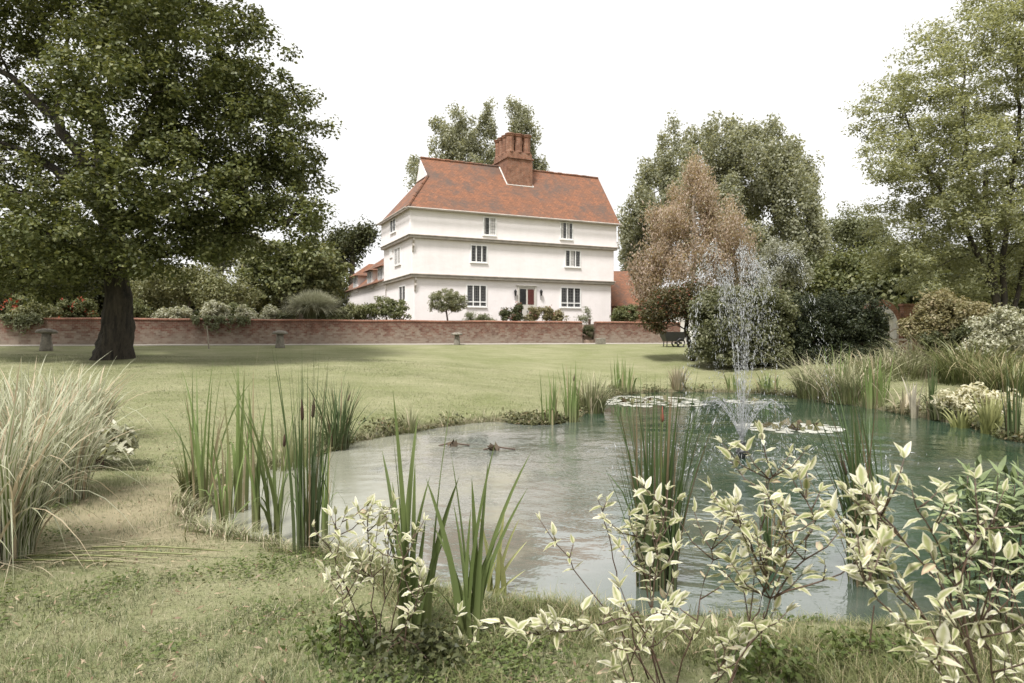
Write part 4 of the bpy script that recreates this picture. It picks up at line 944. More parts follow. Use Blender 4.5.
for q, (x, y, rx, mt, lb, nm, fl) in enumerate(((36, 310, 20, 'paleleaf', 'bright green leafy clump on the wall top behind the leftmost stone', 'leafy_plant', None), (75, 308, 24, 'midleaf', 'green bush with red flowers behind the wall left of the great trunk', 'red_flowering_bush', (M['redflower'], 34, .13)),
      (25, 302, 16, 'midleaf', 'smaller red-flowered bush behind the bright green clump', 'red_flowering_bush', (M['redflower'], 20, .12)), (215, 308, 12, 'whiteleaf', 'whitish spiky-leaved shrub above the wall under the pale tree', 'white_leaved_shrub', None), (247, 315, 9, 'whiteleaf', 'small cream-leaved plant on the wall left of the grass mound', 'cream_plant', None), (270, 315, 8, 'whiteleaf', 'small cream-leaved plant touching the grass mound', 'cream_plant', None),
      (176, 315, 22, 'whiteleaf', 'low whitish plants along the wall right of the great trunk', 'whitish_plant', None), (285, 322, 8, 'darkleaf', 'dark low bush in the gap before the grass mound', 'dark_bush', None), (235, 310, 18, 'midleaf', 'mid green bush between the whitish shrub and the cream plants', 'green_bush', None), (125, 308, 20, 'midleaf', 'green bush behind the wall right beside the great trunk', 'green_bush', None), (325, 319, 20, 'midleaf', 'green plants at the foot of the grass mound', 'green_bush', None))):
    D = wallY((x - CX) / F * 31) + 1.0 + (1.2 if q in (2, 8) else .4 * (q % 2))
    h = 322 - y + 8
    tshrub(nm, lb, x, D, [(x, (y + 318) / 2, rx, h * .62, 0, .55), (x - rx * .4, y + 5, rx * .6, h * .4, 0, .4)], mt, 90 + q, 50 + int(rx * 2.2), leaf=(.13, .055) if mt != 'whiteleaf' else (.18, .05), flower=fl)
# plants trailing over the wall
for x0, x1, lb, sd_ in ((188, 238, 'creeper trailing over the wall top above the pale stake', 5), (32, 62, 'creeper trailing over the wall behind the leftmost stone', 6)):
    X0_, X1_ = (x0 - CX) / F * 30.2, (x1 - CX) / F * 30.2; r = np.random.default_rng(sd_); xs = r.uniform(X0_, X1_, 36)
    q = wl(float(xs.mean()), .05); root = empty('trailing_creeper', (q[0], q[1], 2.36), lb, 'climbing plant'); m = MB(); pts = []
    for x in xs:
        a = wl(x, -.1); c = wl(x + .1, .09); dl = r.uniform(.1, .75) * (1 - abs((x - xs.mean()) / (X1_ - X0_)) * 1.2)
        line = [Vector((*a, 2.42)), Vector((*c, 2.41)), Vector((c[0], c[1] - .02, 2.36 - dl * .5)), Vector((c[0] + .02, c[1] - .02, 2.36 - dl))]
        m.tube([p - root.location for p in line], .008, 4)
        for k in range(40):
            t = r.uniform(0, 1) * 3; i_ = min(int(t), 2); pts.append(np.array(line[i_].lerp(line[i_ + 1], t - i_) - root.location) + r.normal(size=3) * .05 - [0, .03, 0])
    m.build('stems', M['twig'], root); pts = np.array(pts)
    link('leaves', leaf_mesh('leaves', pts, unit(r.normal(size=pts.shape) + [0, -1, .4]), .12, .06, seed=sd_), M['sage'], root)

# ------------------------------------------------------------------ staddle stones, stake, bin, gateway
def staddle(x, y, h, D, label, tilt=0):
    p = gb(x, D); k = h / .75
    root = empty('staddle_stone', p, label, 'staddle stone', 'mushroom-shaped staddle stones along the wall')
    root.rotation_euler = (0, tilt, random.uniform(0, 3))
    m = MB(); m.lathe((0, 0, -.08), [(.21 * k, 0), (.20 * k, .15 * k), (.165 * k, .4 * k), (.135 * k, .66 * k)], 12, .03); m.build('pillar', M['stone'], root, smooth=True)
    m = MB(); m.lathe((0, 0, -.08 + .66 * k), [(.15 * k, 0), (.33 * k, .02 * k), (.34 * k, .06 * k), (.27 * k, .13 * k), (.1 * k, .17 * k)], 14, .03); m.build('cap', M['stone'], root, smooth=True)
staddle(46, 347, .82, 25.6, 'dark mushroom-shaped stone left of the great trunk', .05)
staddle(280, 347, .74, 29.2, 'mushroom-shaped stone on the lawn in front of the wall below the grass mound')
staddle(457, 345, .62, 33.2, 'pale mushroom-shaped stone in front of the wall below the topiary tree')
p = gb(601, 35.6); root = empty('stone_trough', p, 'small pale stone block at the foot of the garden steps', 'stone block')
m = MB(); m.box(-.26, .2, -.16, .16, -.05, .32); m.build('block', M['stone'], root, bevel=.03)
root.rotation_euler = (0, 0, .4)
p = G(209, 349); root = empty('garden_stake', p, 'thin pale leaning stake on the lawn before the trailing creeper', 'stake')
m = MB(); m.tube([(0, 0, -.1), (-.03, .0, .4), (-.1, .02, .95)], [.03, .028, .022], 6); m.build('pole', M['wood'], root)
# black tub and pale door glimpsed under the red-tinged tree
D = 34.2; p = gb(673, D); root = empty('garden_cart', p, 'black two-wheeled garden cart under the arching red-tinged tree', 'garden cart', None, .2)
m = MB(); m.add([(-.45, -.25, .28), (.45, -.25, .28), (.45, .25, .28), (-.45, .25, .28), (-.62, -.33, .75), (.62, -.33, .75), (.62, .33, .75), (-.62, .33, .75)], [(3, 2, 1, 0), (0, 1, 5, 4), (1, 2, 6, 5), (2, 3, 7, 6), (3, 0, 4, 7)]); m.build('tub', M['black'], root)
for s in (-1, 1):
    m = MB(); n = 14
    m.tube([(.28 + .2 * math.cos(2 * math.pi * i / n), .3 * s, .2 + .2 * math.sin(2 * math.pi * i / n)) for i in range(n + 1)], .04, 6); m.tube([(.28, .27 * s, .2), (.28, .33 * s, .2)], .06, 8); m.build('wheel', M['black'], root)
m = MB(); m.tube([(.6, -.25, .7), (.95, -.25, .9), (.95, .25, .9), (.6, .25, .7)], .02, 6); m.build('handle', M['black'], root)
for sy in (-.2, .2): m = MB(); m.tube([(-.4, sy, .3), (-.42, sy, 0)], .025, 6); m.build('leg', M['black'], root)
D = 40; p = P(684, 337, D); p.z = ZWALL; root = empty('garden_shed', p, 'pale shed front glimpsed beneath the red-tinged tree', 'shed')
m = MB(); m.box(-.9, .9, 0, 1.6, -.1, 1.7); m.build('wall', M['whitepaint'], root)
m = MB(); m.add([(-1.05, -.15, 1.7), (1.05, -.15, 1.7), (1.05, 1.75, 1.7), (-1.05, 1.75, 1.7), (-1.05, .8, 2.3), (1.05, .8, 2.3)], [(0, 1, 5, 4), (2, 3, 4, 5), (1, 2, 5), (3, 0, 4), (3, 2, 1, 0)]); m.build('roof', M['tiles'], root)
m = MB(); m.box(-.35, .35, -.03, .02, -.05, 1.45); m.build('door', M['doorpaint'], root)

# brick gateway: an arch with a pale rim between piers, and a timber field gate before it
D = 30.0; p = gb(884, D); s = D / F
root = empty('brick_gateway', p, 'old red brick gateway with a pale rounded arch at the end of the dark hedge', 'gateway')
zb = p.z
def gpt(x, y): return ((x - 884) * s, CH - (y - HY) * s - zb)
ax, az_ = gpt(881, 331); R0 = 12.5 * s; R1 = 16.5 * s; R2 = 21.5 * s
def arch(ra, rb, y0, y1, mat, name):
    m = MB(); vs = []; fs = []; n = 22
    for i in range(n + 1):
        t = math.pi * i / n; c_, s_ = math.cos(t), math.sin(t) * 1.35
        for rr in (ra, rb):
            for yy in (y0, y1): vs.append((ax + rr * c_, yy, az_ + .1 + rr * s_))
    for i in range(n):
        q = 4 * i; fs += [(q, q + 4, q + 6, q + 2), (q + 1, q + 3, q + 7, q + 5), (q, q + 1, q + 5, q + 4), (q + 2, q + 6, q + 7, q + 3)]
    fs += [(0, 2, 3, 1), (4 * n, 4 * n + 1, 4 * n + 3, 4 * n + 2)]
    m.add(vs, fs)
    for sg in (-1, 1):
        a_, b_ = sorted((ax + sg * ra, ax + sg * rb)); m.box(a_, b_, y0, y1, -.2, az_ + .099)
    m.build(name, mat, root)
arch(R0, R1, -.08, .3, M['lead'], 'arch_rim')
M['gatebrick'] = brickmat('gateway_brick', (.29, .13, .075), (.20, .09, .055), (.36, .28, .2))
arch(R1 + .003, R2, -.04, .3, M['gatebrick'], 'arch_ring')
m = MB(); a = gpt(903.5, 306); c = gpt(909.5, 340); m.box(a[0], c[0] + .6, -.04, .3, -.3, a[1]); m.box(a[0] - .05, c[0] + .65, -.08, .34, a[1] + .002, a[1] + .1); m.build('pier', M['gatebrick'], root)
D = 27.0; p = gb(897, D); s = D / F
gate = empty('field_gate', p, 'silvered timber field gate with a curved top before the brick gateway', 'gate', None, .12)
zb = p.z; w2 = 14 * s
m = MB()
for zz in (.12, .34, .56, .80): m.box(-w2, w2, -.02, .02, zz, zz + .075)
n = 12; vs = []
top = [Vector((-w2 + 2 * w2 * i / n, 0, .92 + .34 * math.sin(math.pi * i / n))) for i in range(n + 1)]
m.tube(top, .04, 6); m.build('rails', M['wood'], gate)
for x in (-w2, w2):
    m = MB(); m.box(x - .06, x + .06, -.06, .06, -.2, 1.15); m.build('gate_post', M['wood'], gate, bevel=.01)
m = MB(); m.tube([(-w2, -.04, .15), (w2, -.04, .85)], .03, 5); m.tube([(0, -.03, .1), (0, -.03, 1.2)], .03, 5); m.build('brace', M['wood'], gate)

# ------------------------------------------------------------------ fountain
def water_drop_mat():
    m, t, b = nmat('fountain_water'); b.inputs['Base Color'].default_value = (.93, .94, .95, 1)
    b.inputs['Roughness'].default_value = .12; b.inputs['IOR'].default_value = 1.33; b.inputs['Transmission Weight'].default_value = .7
    return m
M['spray'] = water_drop_mat()
ft = empty('pond_fountain', FN, 'fountain with thin jets of white droplets rising from the pond', 'fountain')
m = MB(); m.lathe((0, 0, -.25), [(.06, 0), (.06, .3), (.09, .32), (.09, .36), (.05, .38), (.04, .44), (.055, .47), (.03, .49)], 12); m.build('nozzle', M['black'], ft, smooth=True)
def droplets(name, pts, vel, size, seed):
    r = np.random.default_rng(seed); n = len(pts); d = unit(vel + r.normal(size=vel.shape) * .15); a = unit(np.cross(d, [0.31, .2, .9])); c = np.cross(d, a)
    sz = (size * r.lognormal(0, .45, n))[:, None]; el = r.uniform(1.5, 9, (n, 1))
    Vv = np.stack([pts + d * sz * el, pts + a * sz, pts + c * sz, pts - a * sz, pts - c * sz, pts - d * sz * el], 1).reshape(-1, 3)
    q = np.array([(0, 1, 2), (0, 2, 3), (0, 3, 4), (0, 4, 1), (5, 2, 1), (5, 3, 2), (5, 4, 3), (5, 1, 4)])
    return link(name, np_mesh(name, Vv, [(np.arange(n)[:, None, None] * 6 + q[None]).reshape(-1, 3)]), M['spray'], ft)
r = np.random.default_rng(8); pts, vel = [], []
gr = 9.81; z0 = .24
def jet(H, R, a, n, j0, lo=0, hi=1):
    vz = math.sqrt(2 * gr * H); T = 2 * vz / gr * 1.03; vx = R / T
    t = (lo + (hi - lo) * r.uniform(0, 1, n)) * T; jt = r.normal(size=(n, 3)) * (j0 + .055 * (t[:, None] / T) ** 1.2)
    sp = 1 + r.normal(0, .02, n)
    q = np.stack([vx * t * math.cos(a), vx * t * math.sin(a), z0 + (vz * t - gr * t * t / 2) * sp], 1) + jt
    k = q[:, 2] > .0; pts.append(q[k]); vel.append(np.stack([np.full(n, vx * math.cos(a)), np.full(n, vx * math.sin(a)), vz - gr * t], 1)[k])
for i in range(9):
    a = 2 * math.pi * i / 9 + .2; jet(2.62 + .22 * r.uniform(-1, 1), .45 + .8 * (i % 3) / 2, a, 800, .016)
jet(2.8, .22, 1.0, 700, .022)
for i in range(16):
    a = 2 * math.pi * i / 16; jet(.58, .85, a, 170, .006)
p_, v_ = np.concatenate(pts), np.concatenate(vel); droplets('spray', p_, v_, .0025, 1)
# beads where the jets fall back
n = 900; a = r.uniform(0, 6.283, n); q = np.abs(r.normal(1.2, .6, n)); hh = np.abs(r.normal(0, .06, n))
droplets('splash', np.stack([q * np.cos(a), q * np.sin(a), hh + .004], 1), r.normal(size=(n, 3)) * [.6, .6, .6] + [0, 0, .2], .0038, 2)
m = MB()
for i in range(16):
    a = 2 * math.pi * i / 16; vz = math.sqrt(2 * gr * .62); T = 2 * vz / gr; vx = 1.0 / T
    m.tube([(vx * t * math.cos(a), vx * t * math.sin(a), z0 + vz * t - gr * t * t / 2) for t in np.linspace(0, T * .42, 6)], [.004, .0032, .0026, .002, .0016, .001], 4)
for i in range(9):
    a = 2 * math.pi * i / 9 + .2; vz = math.sqrt(2 * gr * 2.62); T = 2 * vz / gr; vx = (.45 + .8 * (i % 3) / 2) / T
    m.tube([(vx * t * math.cos(a), vx * t * math.sin(a), z0 + vz * t - gr * t * t / 2) for t in np.linspace(0, T * .16, 5)], [.0045, .004, .003, .0022, .0012], 4)
m.build('jets', M['spray'], ft)

# ------------------------------------------------------------------ water lilies and floating leaves
M['pad'] = leafmat('lily_pad', (.40, .41, .34), (.60, .59, .53), .05, (.34, .28, .22), rough=.25, spec=.6)  # pad colour is paled to carry the sky's reflection
M['brownleaf'] = leafmat('brown_leaf', (.04, .03, .02), (.09, .065, .04), .1)
def pad_mesh(seed):
    r = random.Random(seed); n = 22; vs = [(0, 0, .004)]; a0 = .22
    for i in range(n + 1):
        t = a0 + (2 * math.pi - 2 * a0) * i / n; q = 1 + .04 * math.sin(3 * t + seed); vs.append((q * math.cos(t), q * math.sin(t), .012 + .03 * max(0, math.sin(2 * t + seed)) ** 4))
    m = MB(); m.add(vs, [(0, i, i + 1) for i in range(1, n + 1)]); return m.mesh('lily_pad', True)
pads = [pad_mesh(i) for i in range(4)]
for me in pads: me.materials.append(M['pad'])
def lily(x0, x1, y0, y1, label, n, seed, curl):
    c = G((x0 + x1) / 2, (y0 + y1) / 2); c.z = ZW; root = empty('water_lily', c, label, 'water lily', 'water lily patches'); r = random.Random(seed); pl = []
    rx = (x1 - x0) / 2 / F * c.y; ry = (G((x0 + x1) / 2, y0).y - G((x0 + x1) / 2, y1).y) / 2; tries = 0
    while len(pl) < n and tries < 6000:
        tries += 1; a = r.uniform(0, 6.283); q = r.uniform(0, 1) ** .5; x, y, s_ = rx * q * math.cos(a), ry * q * math.sin(a), r.uniform(.11, .2)
        if all((x - u) ** 2 + (y - v) ** 2 > (.8 * (s_ + t)) ** 2 for u, v, t in pl): pl.append((x, y, s_))
    for i, (x, y, s_) in enumerate(pl):
        o = link('lily_pad', pads[i % 4], None, root); o.location = (x, y, .002 + .0025 * (i % 5)); o.scale = (s_, s_, s_); o.rotation_euler = (r.uniform(-.03, .03), r.uniform(-.03, .03), r.uniform(0, 6.28))
    rr = np.random.default_rng(seed); k = curl; q = np.array([pl[i % len(pl)][:2] for i in rr.integers(0, len(pl), k)]); q = np.concatenate([q * .6, np.full((k, 1), .05)], 1) + rr.normal(size=(k, 3)) * [.1, .1, .02]
    link('raised_leaf', leaf_mesh('raised_leaf', q, unit(rr.normal(size=(k, 3)) + [0, -.6, .5]), .2, .15, fold=.5, seed=seed), M['lilyleaf'], root)
M['lilyleaf'] = leafmat('raised_lily_leaf', (.09, .06, .04), (.16, .16, .08), .15)
lily(594, 702, 396, 407, 'patch of pale lily pads near the far bank of the pond', 64, 1, 16)
lily(744, 838, 423, 433, 'patch of pale lily pads right of the fountain', 50, 2, 22)
lily(728, 764, 400, 404, 'small patch of lily pads behind the fountain jets', 12, 3, 4)
for x, y, lb in ((451, 446, 'curled dead leaf floating near the far bank, left of two'), (496, 450, 'curled dead leaf floating near the far bank, right of two')):
    c = G(x, y); c.z = ZW; root = empty('floating_leaf', c, lb, 'dead leaf'); rr = np.random.default_rng(int(x)); k = 9
    link('blade', leaf_mesh('blade', rr.normal(size=(k, 3)) * [.10, .05, .015] + [0, 0, .03], unit(rr.normal(size=(k, 3)) + [0, -.7, .4]), .17, .08, fold=.5, seed=int(x)), M['brownleaf'], root)
    m = MB(); m.tube([(-.2, 0, .0), (0, .03, .04), (.3, -.02, .01)], .012, 5); m.build('stalk', M['twig'], root)

# ------------------------------------------------------------------ reeds, rushes, irises and grasses around the water
def clump(name, label, cat, x, y, mat, hpx, n, Rpx, lean, wpx, seed, droop=.1, group=None, heads=0, aim=None, onwater=False, part='leaves', **kw):
    c = G(x, y); D = c.y; k = D / F
    root = empty(name, c, label, cat, group)
    blade_obj(part, [tuft(n, Rpx * k, hpx * k, lean, wpx * k, seed, droop, aim=aim, **kw)], mat, root)
    if heads:
        r = random.Random(seed); hs = []
        for i in range(heads):
            a = r.uniform(0, 6.28); z = hpx * k * r.uniform(.5, .68); hs.append(((math.cos(a) * z * lean * .7, math.sin(a) * z * lean * .7, z), (math.cos(a) * lean, math.sin(a) * lean, 1)))
        seedheads(hs, root, M['cattail'])
    return root
R_ = M['reed']
clump('reed_clump', 'leftmost tall reed clump standing on the bank of the still end', 'reeds', 204, 505, R_, 150, 22, 15, .2, 4.5, 101, .12)
clump('reed_clump', 'broad-leaved reed clump second from the left with the tallest blade', 'reeds', 238, 512, R_, 178, 15, 10, .12, 6, 102, .05)
clump('reed_clump', 'short yellowish reed clump at the muddy waterline among the tall reeds', 'reeds', 224, 530, R_, 115, 16, 11, .2, 4.5, 103, .15)
clump('reed_clump', 'pale-based reed clump leaning left out of the scummy water', 'reeds', 256, 532, R_, 185, 9, 6, .14, 6.5, 104, .03, aim=2.6)
clump('reed_clump', 'deep green fan of reed blades rising from one foot in the scummy water', 'reeds', 276, 543, M['iris'], 172, 16, 6, .24, 5, 105, .08, heads=1)
clump('rush_clump', 'dense upright rush clump with dark seed heads at the near edge of the still water', 'rushes', 306, 552, M['rush'], 200, 60, 12, .07, 2.6, 106, .02, heads=2)
clump('rush_clump', 'pale thin rushes standing beside the dense rush clump in scummy water', 'rushes', 322, 540, R_, 110, 26, 11, .08, 3, 107, .02)
clump('rush_clump', 'bushy dark rush tuft on the far bank of the still end', 'rushes', 338, 450, M['rush'], 74, 110, 10, .35, 2.2, 108, .08, heads=1)
clump('reed_clump', 'grey-green reed tuft with seedy tops behind the dense rush clump', 'reeds', 290, 468, M['marsh'], 70, 60, 22, .25, 2.2, 109, .2)
clump('sedge_tuft', 'small green sedge tuft at the foot of the leftmost reeds', 'sedge', 188, 492, M['longgrass'], 42, 110, 6, .3, 2, 110, .2)
clump('sedge_tuft', 'little tuft with pale tips on the far bank behind the irises', 'sedge', 410, 433, M['marsh'], 36, 60, 7, .5, 1.8, 111, .3)
clump('reed_clump', 'reed clump at the left of the far bank group beyond the irises', 'reeds', 550, 424, R_, 56, 26, 8, .12, 3, 112, .1)
clump('reed_clump', 'reed clump in the middle of the far bank group', 'reeds', 571, 422, R_, 62, 24, 7, .1, 3, 113, .1, heads=1)
clump('marsh_grass', 'rounded green and straw grass tuft at the right of the far bank group', 'grass', 592, 413, M['marsh'], 52, 200, 12, .5, 1.8, 114, .35)
clump('reed_clump', 'short reed clump on the far bank behind the straw tuft', 'reeds', 622, 391, R_, 40, 30, 12, .12, 2.6, 115, .05)
clump('plume_grass', 'small tan plume grass tuft alone on the far bank of the pond', 'ornamental grass', 678, 390, M['straw'], 27, 160, 6, .3, 1.6, 116, .15)
clump('reed_clump', 'small green reed tuft on the far bank behind the fountain jets', 'reeds', 735, 391, R_, 24, 26, 8, .2, 2.2, 117)
clump('reed_clump', 'small green reed tuft on the far bank just right of the fountain', 'reeds', 768, 392, R_, 26, 34, 9, .3, 2.2, 118, .2)
c_ = clump('rush_clump', 'dark rush clump standing in the water with a reddish seed head, left of the fountain', 'rushes', 656, 588, M['rush'], 212, 150, 20, .14, 3.6, 119, .03, hv=.28)
M['redhead'] = plain('reddish_seed_head', (.20, .065, .04), .9)
seedheads([((.03, -.06, 1.16), (.02, 0, 1))], c_, M['redhead'], .014, .06)
clump('rush_clump', 'loose dark rush clump leaning left in the water, right of the fountain', 'rushes', 868, 586, M['rush'], 205, 100, 18, .3, 3.6, 120, .03, aim=2.8, heads=1)
clump('rush_clump', 'small dark rush clump among cream-leaved branches in the near water', 'rushes', 770, 572, M['rush'], 120, 26, 7, .2, 3, 121)
# right bank
for q, (x, y, mt, h, n, R, le, wd, dr, lb, nm) in enumerate((
    (815, 398, 'marsh', 62, 286, 17, .6, 1.36, .5, 'straw and green grass clump on the right bank nearest the fountain', 'marsh_grass'),
    (850, 402, 'marsh', 60, 418, 25, .6, 1.36, .5, 'wide straw grass clump on the right bank below the dark hedge', 'marsh_grass'),
    (838, 402, 'reed', 62, 26, 10, .15, 3.2, .1, 'green reeds mixed with straw on the right bank below the dark hedge', 'reed_clump'),
    (890, 378, 'marsh', 42, 528, 35, .6, 1.49, .5, 'pale grass clump below the field gate', 'marsh_grass'),
    (935, 374, 'marsh', 52, 528, 35, .6, 1.49, .5, 'soft grass clump below the tan shrub', 'marsh_grass'),
    (975, 384, 'longgrass', 62, 528, 32, .6, 1.61, .5, 'tall green grass clump right of the middle of the right bank', 'marsh_grass'),
    (1012, 395, 'longgrass', 60, 330, 25, .6, 1.61, .5, 'tall green grass clump at the right edge of the view', 'marsh_grass'),
    (875, 408, 'reed', 58, 40, 12, .12, 3, .06, 'upright green reeds at the waterline left of the bleached fan', 'reed_clump'),
    (914, 418, 'paleblade', 44, 14, 3, .18, 5, .05, 'bleached white fan of blades at the waterline of the right bank', 'iris_clump'),
    (905, 414, 'straw', 38, 30, 9, .6, 2.6, .3, 'straw blades splayed beside the bleached fan', 'straw_tuft'),
    (931, 420, 'rush', 66, 18, 4, .06, 2.6, 0, 'dark upright rushes right of the bleached fan', 'rush_clump'),
    (945, 418, 'marsh', 34, 120, 14, .6, 2.4, .4, 'low green grass tuft right of the dark upright rushes', 'marsh_grass'),
    (990, 434, 'limeblade', 46, 70, 7, .35, 3.6, .15, 'lime green iris fan at the waterline near the right edge', 'iris_clump'),
    (1013, 440, 'rush', 84, 30, 6, .06, 2.8, 0, 'dark upright rushes at the waterline by the right edge', 'rush_clump'),
    (960, 428, 'limeblade', 28, 40, 8, .5, 3, .3, 'small lime tuft before the pale plantain-leaved plant', 'iris_clump'))):
    clump(nm, lb, {'marsh_grass': 'grass', 'reed_clump': 'reeds', 'iris_clump': 'iris', 'straw_tuft': 'grass', 'rush_clump': 'rushes'}[nm], x, y, M[mt], h, n, R, le, wd, 130 + q, dr)
M['hostaleaf'] = leafmat('cream_plant_leaf', (.40, .38, .25), (.62, .59, .45), .3, (.7, .66, .56))
c = G(972, 415); root = shrub('hosta', 'low cream-leaved plant spilling over the right bank behind the lime tufts', 'hosta', c, [(tuple(c + Vector((0, 0, .25))), (.8, .5, .32)), (tuple(c + Vector((.5, .1, .2))), (.5, .4, .28))], 90, 34, (.13, .045), .18, M['hostaleaf'], seed=77)

# irises on the near bank in front of the water: each blade placed by its tip
def fan(name, label, cat, x, y, tips, mat, wpx, seed, D=None):
    c = G(x, y) if D is None else gb(x, D); k = c.y / F; r = np.random.default_rng(seed); root = empty(name, c, label, cat); n = len(tips)
    T = np.array(tips, float); dx = (T[:, 0] - x) * k; h = (y - T[:, 1]) * k; dy = r.normal(0, .10, n)
    az = np.arctan2(dy, dx); le = np.hypot(dx, dy) / np.maximum(h, .05)
    b0 = np.stack([r.normal(0, .035, n) + dx * .1, r.normal(0, .03, n), np.full(n, -.02)], 1)
    blade_obj('leaves', [blades(b0, h, az, le, wpx * k * r.uniform(.8, 1.15, n), 9, r.uniform(0, .05, n), seed, wprof=.55, base_w=.75, fold=.35, twist=.55, face=0.0)], mat, root)
    return root
fan('iris_clump', 'tall iris clump with broad upright blades behind the left cream-leaved shrub', 'iris', 412, 640, [(383, 447), (398, 384), (405, 420), (416, 455), (433, 394), (427, 410), (438, 465), (398, 480), (447, 470), (421, 520), (390, 520), (440, 540)], M['iris'], 10, 201)
fan('iris_clump', 'fanned iris clump standing on the near bank right of the left cream-leaved shrub', 'iris', 468, 642, [(446, 452), (463, 470), (497, 428), (524, 440), (520, 480), (450, 500), (480, 455), (430, 520), (456, 540), (505, 520), (438, 575), (485, 540), (432, 470), (475, 500)], M['iris'], 8.5, 202)
fan('iris_clump', 'small iris tuft with pale arching blades at the near waterline', 'iris', 497, 596, [(484, 508), (505, 500), (520, 520), (532, 545), (512, 545), (476, 530), (528, 570), (492, 540)], M['limeblade'], 6, 203)
# tall variegated grass at the left edge
for q, (x, y, h, n, R, lb) in enumerate(((-25, 560, 190, 420, 50, 'nearest huge clump of cream-striped grass at the left edge'), (42, 500, 135, 420, 40, 'second clump of cream-striped grass behind the nearest one'), (72, 440, 78, 380, 30, 'farthest clump of cream-striped grass, nearest the great tree'), (12, 470, 110, 360, 45, 'cream-striped grass clump at the back left behind the others'))):
    clump('striped_grass', lb, 'ornamental grass', x, y, M['variegated'], h * 1.12, int(n * 1.9), R * 1.0, .33, 5.0 if q == 0 else 3.6, 140 + q, .42, seg=9, fold=.25, hv=.35, group='cream-striped grass clumps on the left')
c = G(100, 468); shrub('cream_shrub', 'small cream-leaved shrub at the foot of the farthest striped grass', 'shrub', c, [(tuple(c + Vector((0, 0, .22))), (.42, .3, .24))], 46, 22, (.14, .06), .13, M['whiteleaf'], seed=78)
r = np.random.default_rng(9); n = 46; c = G(75, 560); root = empty('fallen_grass', c, 'long straw-coloured blades fallen flat across the grass at lower left', 'dead grass')
b0 = np.stack([r.normal(-.35, .4, n), r.normal(0, .22, n), np.full(n, .02)], 1)
blade_obj('blades', [blades(b0, r.uniform(.04, .16, n), r.normal(0, .5, n), r.uniform(4, 9, n), .014, 8, .5, 4)], M['straw'], root)
m = MB()
for k in range(4): m.tube([(-.6 + .2 * k, .1 * k - .1, .03), (-.1 + .2 * k, .1 * k - .15, .05), (.4 + .2 * k, .08 * k - .1, .02)], .006, 4)
m.build('stalks', M['reedstalk'], root)

# ------------------------------------------------------------------ cream-variegated shrubs in the foreground
def varleafmat():
    m, t, b = nmat('cream_edged_leaf')
    e = N(t, 'ShaderNodeAttribute', attribute_name='e').outputs['Fac']; r = N(t, 'ShaderNodeNewGeometry').outputs['Random Per Island']; v = objco(t)
    a = N(t, 'ShaderNodeMath', operation='ADD'); t.links.new(e, a.inputs[0])
    nn = N(t, 'ShaderNodeMapRange'); t.links.new(noise(t, 28, 3, v), nn.inputs[0]); nn.inputs[3].default_value = -.45; nn.inputs[4].default_value = .45; t.links.new(nn.outputs[0], a.inputs[1])
    cream = ramp(t, r, [(0, (.46, .44, .27)), (.5, (.56, .535, .38)), (.95, (.69, .66, .55)), (1, (.45, .30, .19))]); green = ramp(t, r, [(0, (.20, .225, .08)), (.6, (.33, .35, .155)), (1, (.52, .51, .33))])
    c = mixc(t, ramp(t, a.outputs[0], [(.22, g(0)), (.72, g(1))]), green, cream)
    t.links.new(c, b.inputs['Base Color']); b.inputs['Roughness'].default_value = .5; b.inputs['Specular IOR Level'].default_value = .3
    tr = N(t, 'ShaderNodeBsdfTranslucent'); t.links.new(c, tr.inputs[0]); ms = N(t, 'ShaderNodeMixShader', Fac=.33)
    t.links.new(b.outputs[0], ms.inputs[1]); t.links.new(tr.outputs[0], ms.inputs[2]); t.links.new(ms.outputs[0], t.nodes['Material Output'].inputs[0])
    return m
M['varleaf'] = varleafmat()
def big_leaves(name, base, dirs, nrm, length, wid, mat, parent, seed):
    "curved, folded, pointed leaves with a 5 x 9 grid each"
    r = np.random.default_rng(seed); n = len(base); t = np.linspace(0, 1, 9); cseg = np.array([-1, -.5, 0, .5, 1.0])
    d = unit(dirs); s = unit(np.cross(nrm, d)); u = np.cross(d, s)
    l = length * r.uniform(.35, 1.15, n); w_ = wid * r.uniform(.6, 1.2, n) * l / length; cu = r.uniform(-.1, .6, n); fo = r.uniform(.1, .45, n); tw = r.normal(0, .5, n)
    prof = (np.sin(math.pi * np.clip(t, 0, 1) ** .8) ** .85) * (1 - .15 * t); prof[0] = .05; prof[-1] = .0
    along = l[:, None] * t; drop = -(cu * l)[:, None] * t ** 2
    V = np.zeros((n, 9, 5, 3))
    wav = r.normal(0, .075, (n, 9, 5))
    for j, c in enumerate(cseg):
        off = (w_[:, None] * prof) * c * .5; lift = np.abs(off) * fo[:, None] + (w_[:, None] * prof) * wav[:, :, j] * abs(c); tq = tw[:, None] * t
        V[:, :, j] = base[:, None] + d[:, None] * along[..., None] + u[:, None] * (drop + lift + off * np.sin(tq))[..., None] + s[:, None] * (off * np.cos(tq))[..., None]
    q = [(i * 5 + j, i * 5 + j + 1, i * 5 + j + 6, i * 5 + j + 5) for i in range(8) for j in range(4)]
    f = (np.arange(n)[:, None, None] * 45 + np.array(q)[None]).reshape(-1, 4)
    e = np.broadcast_to(np.abs(cseg)[None, None], (n, 9, 5)).copy(); e[:, -2:, :] = np.maximum(e[:, -2:, :], .7)
    return link(name, np_mesh(name, V.reshape(-1, 3), [f], smooth=True, attrs={'e': e.ravel()}), mat, parent)
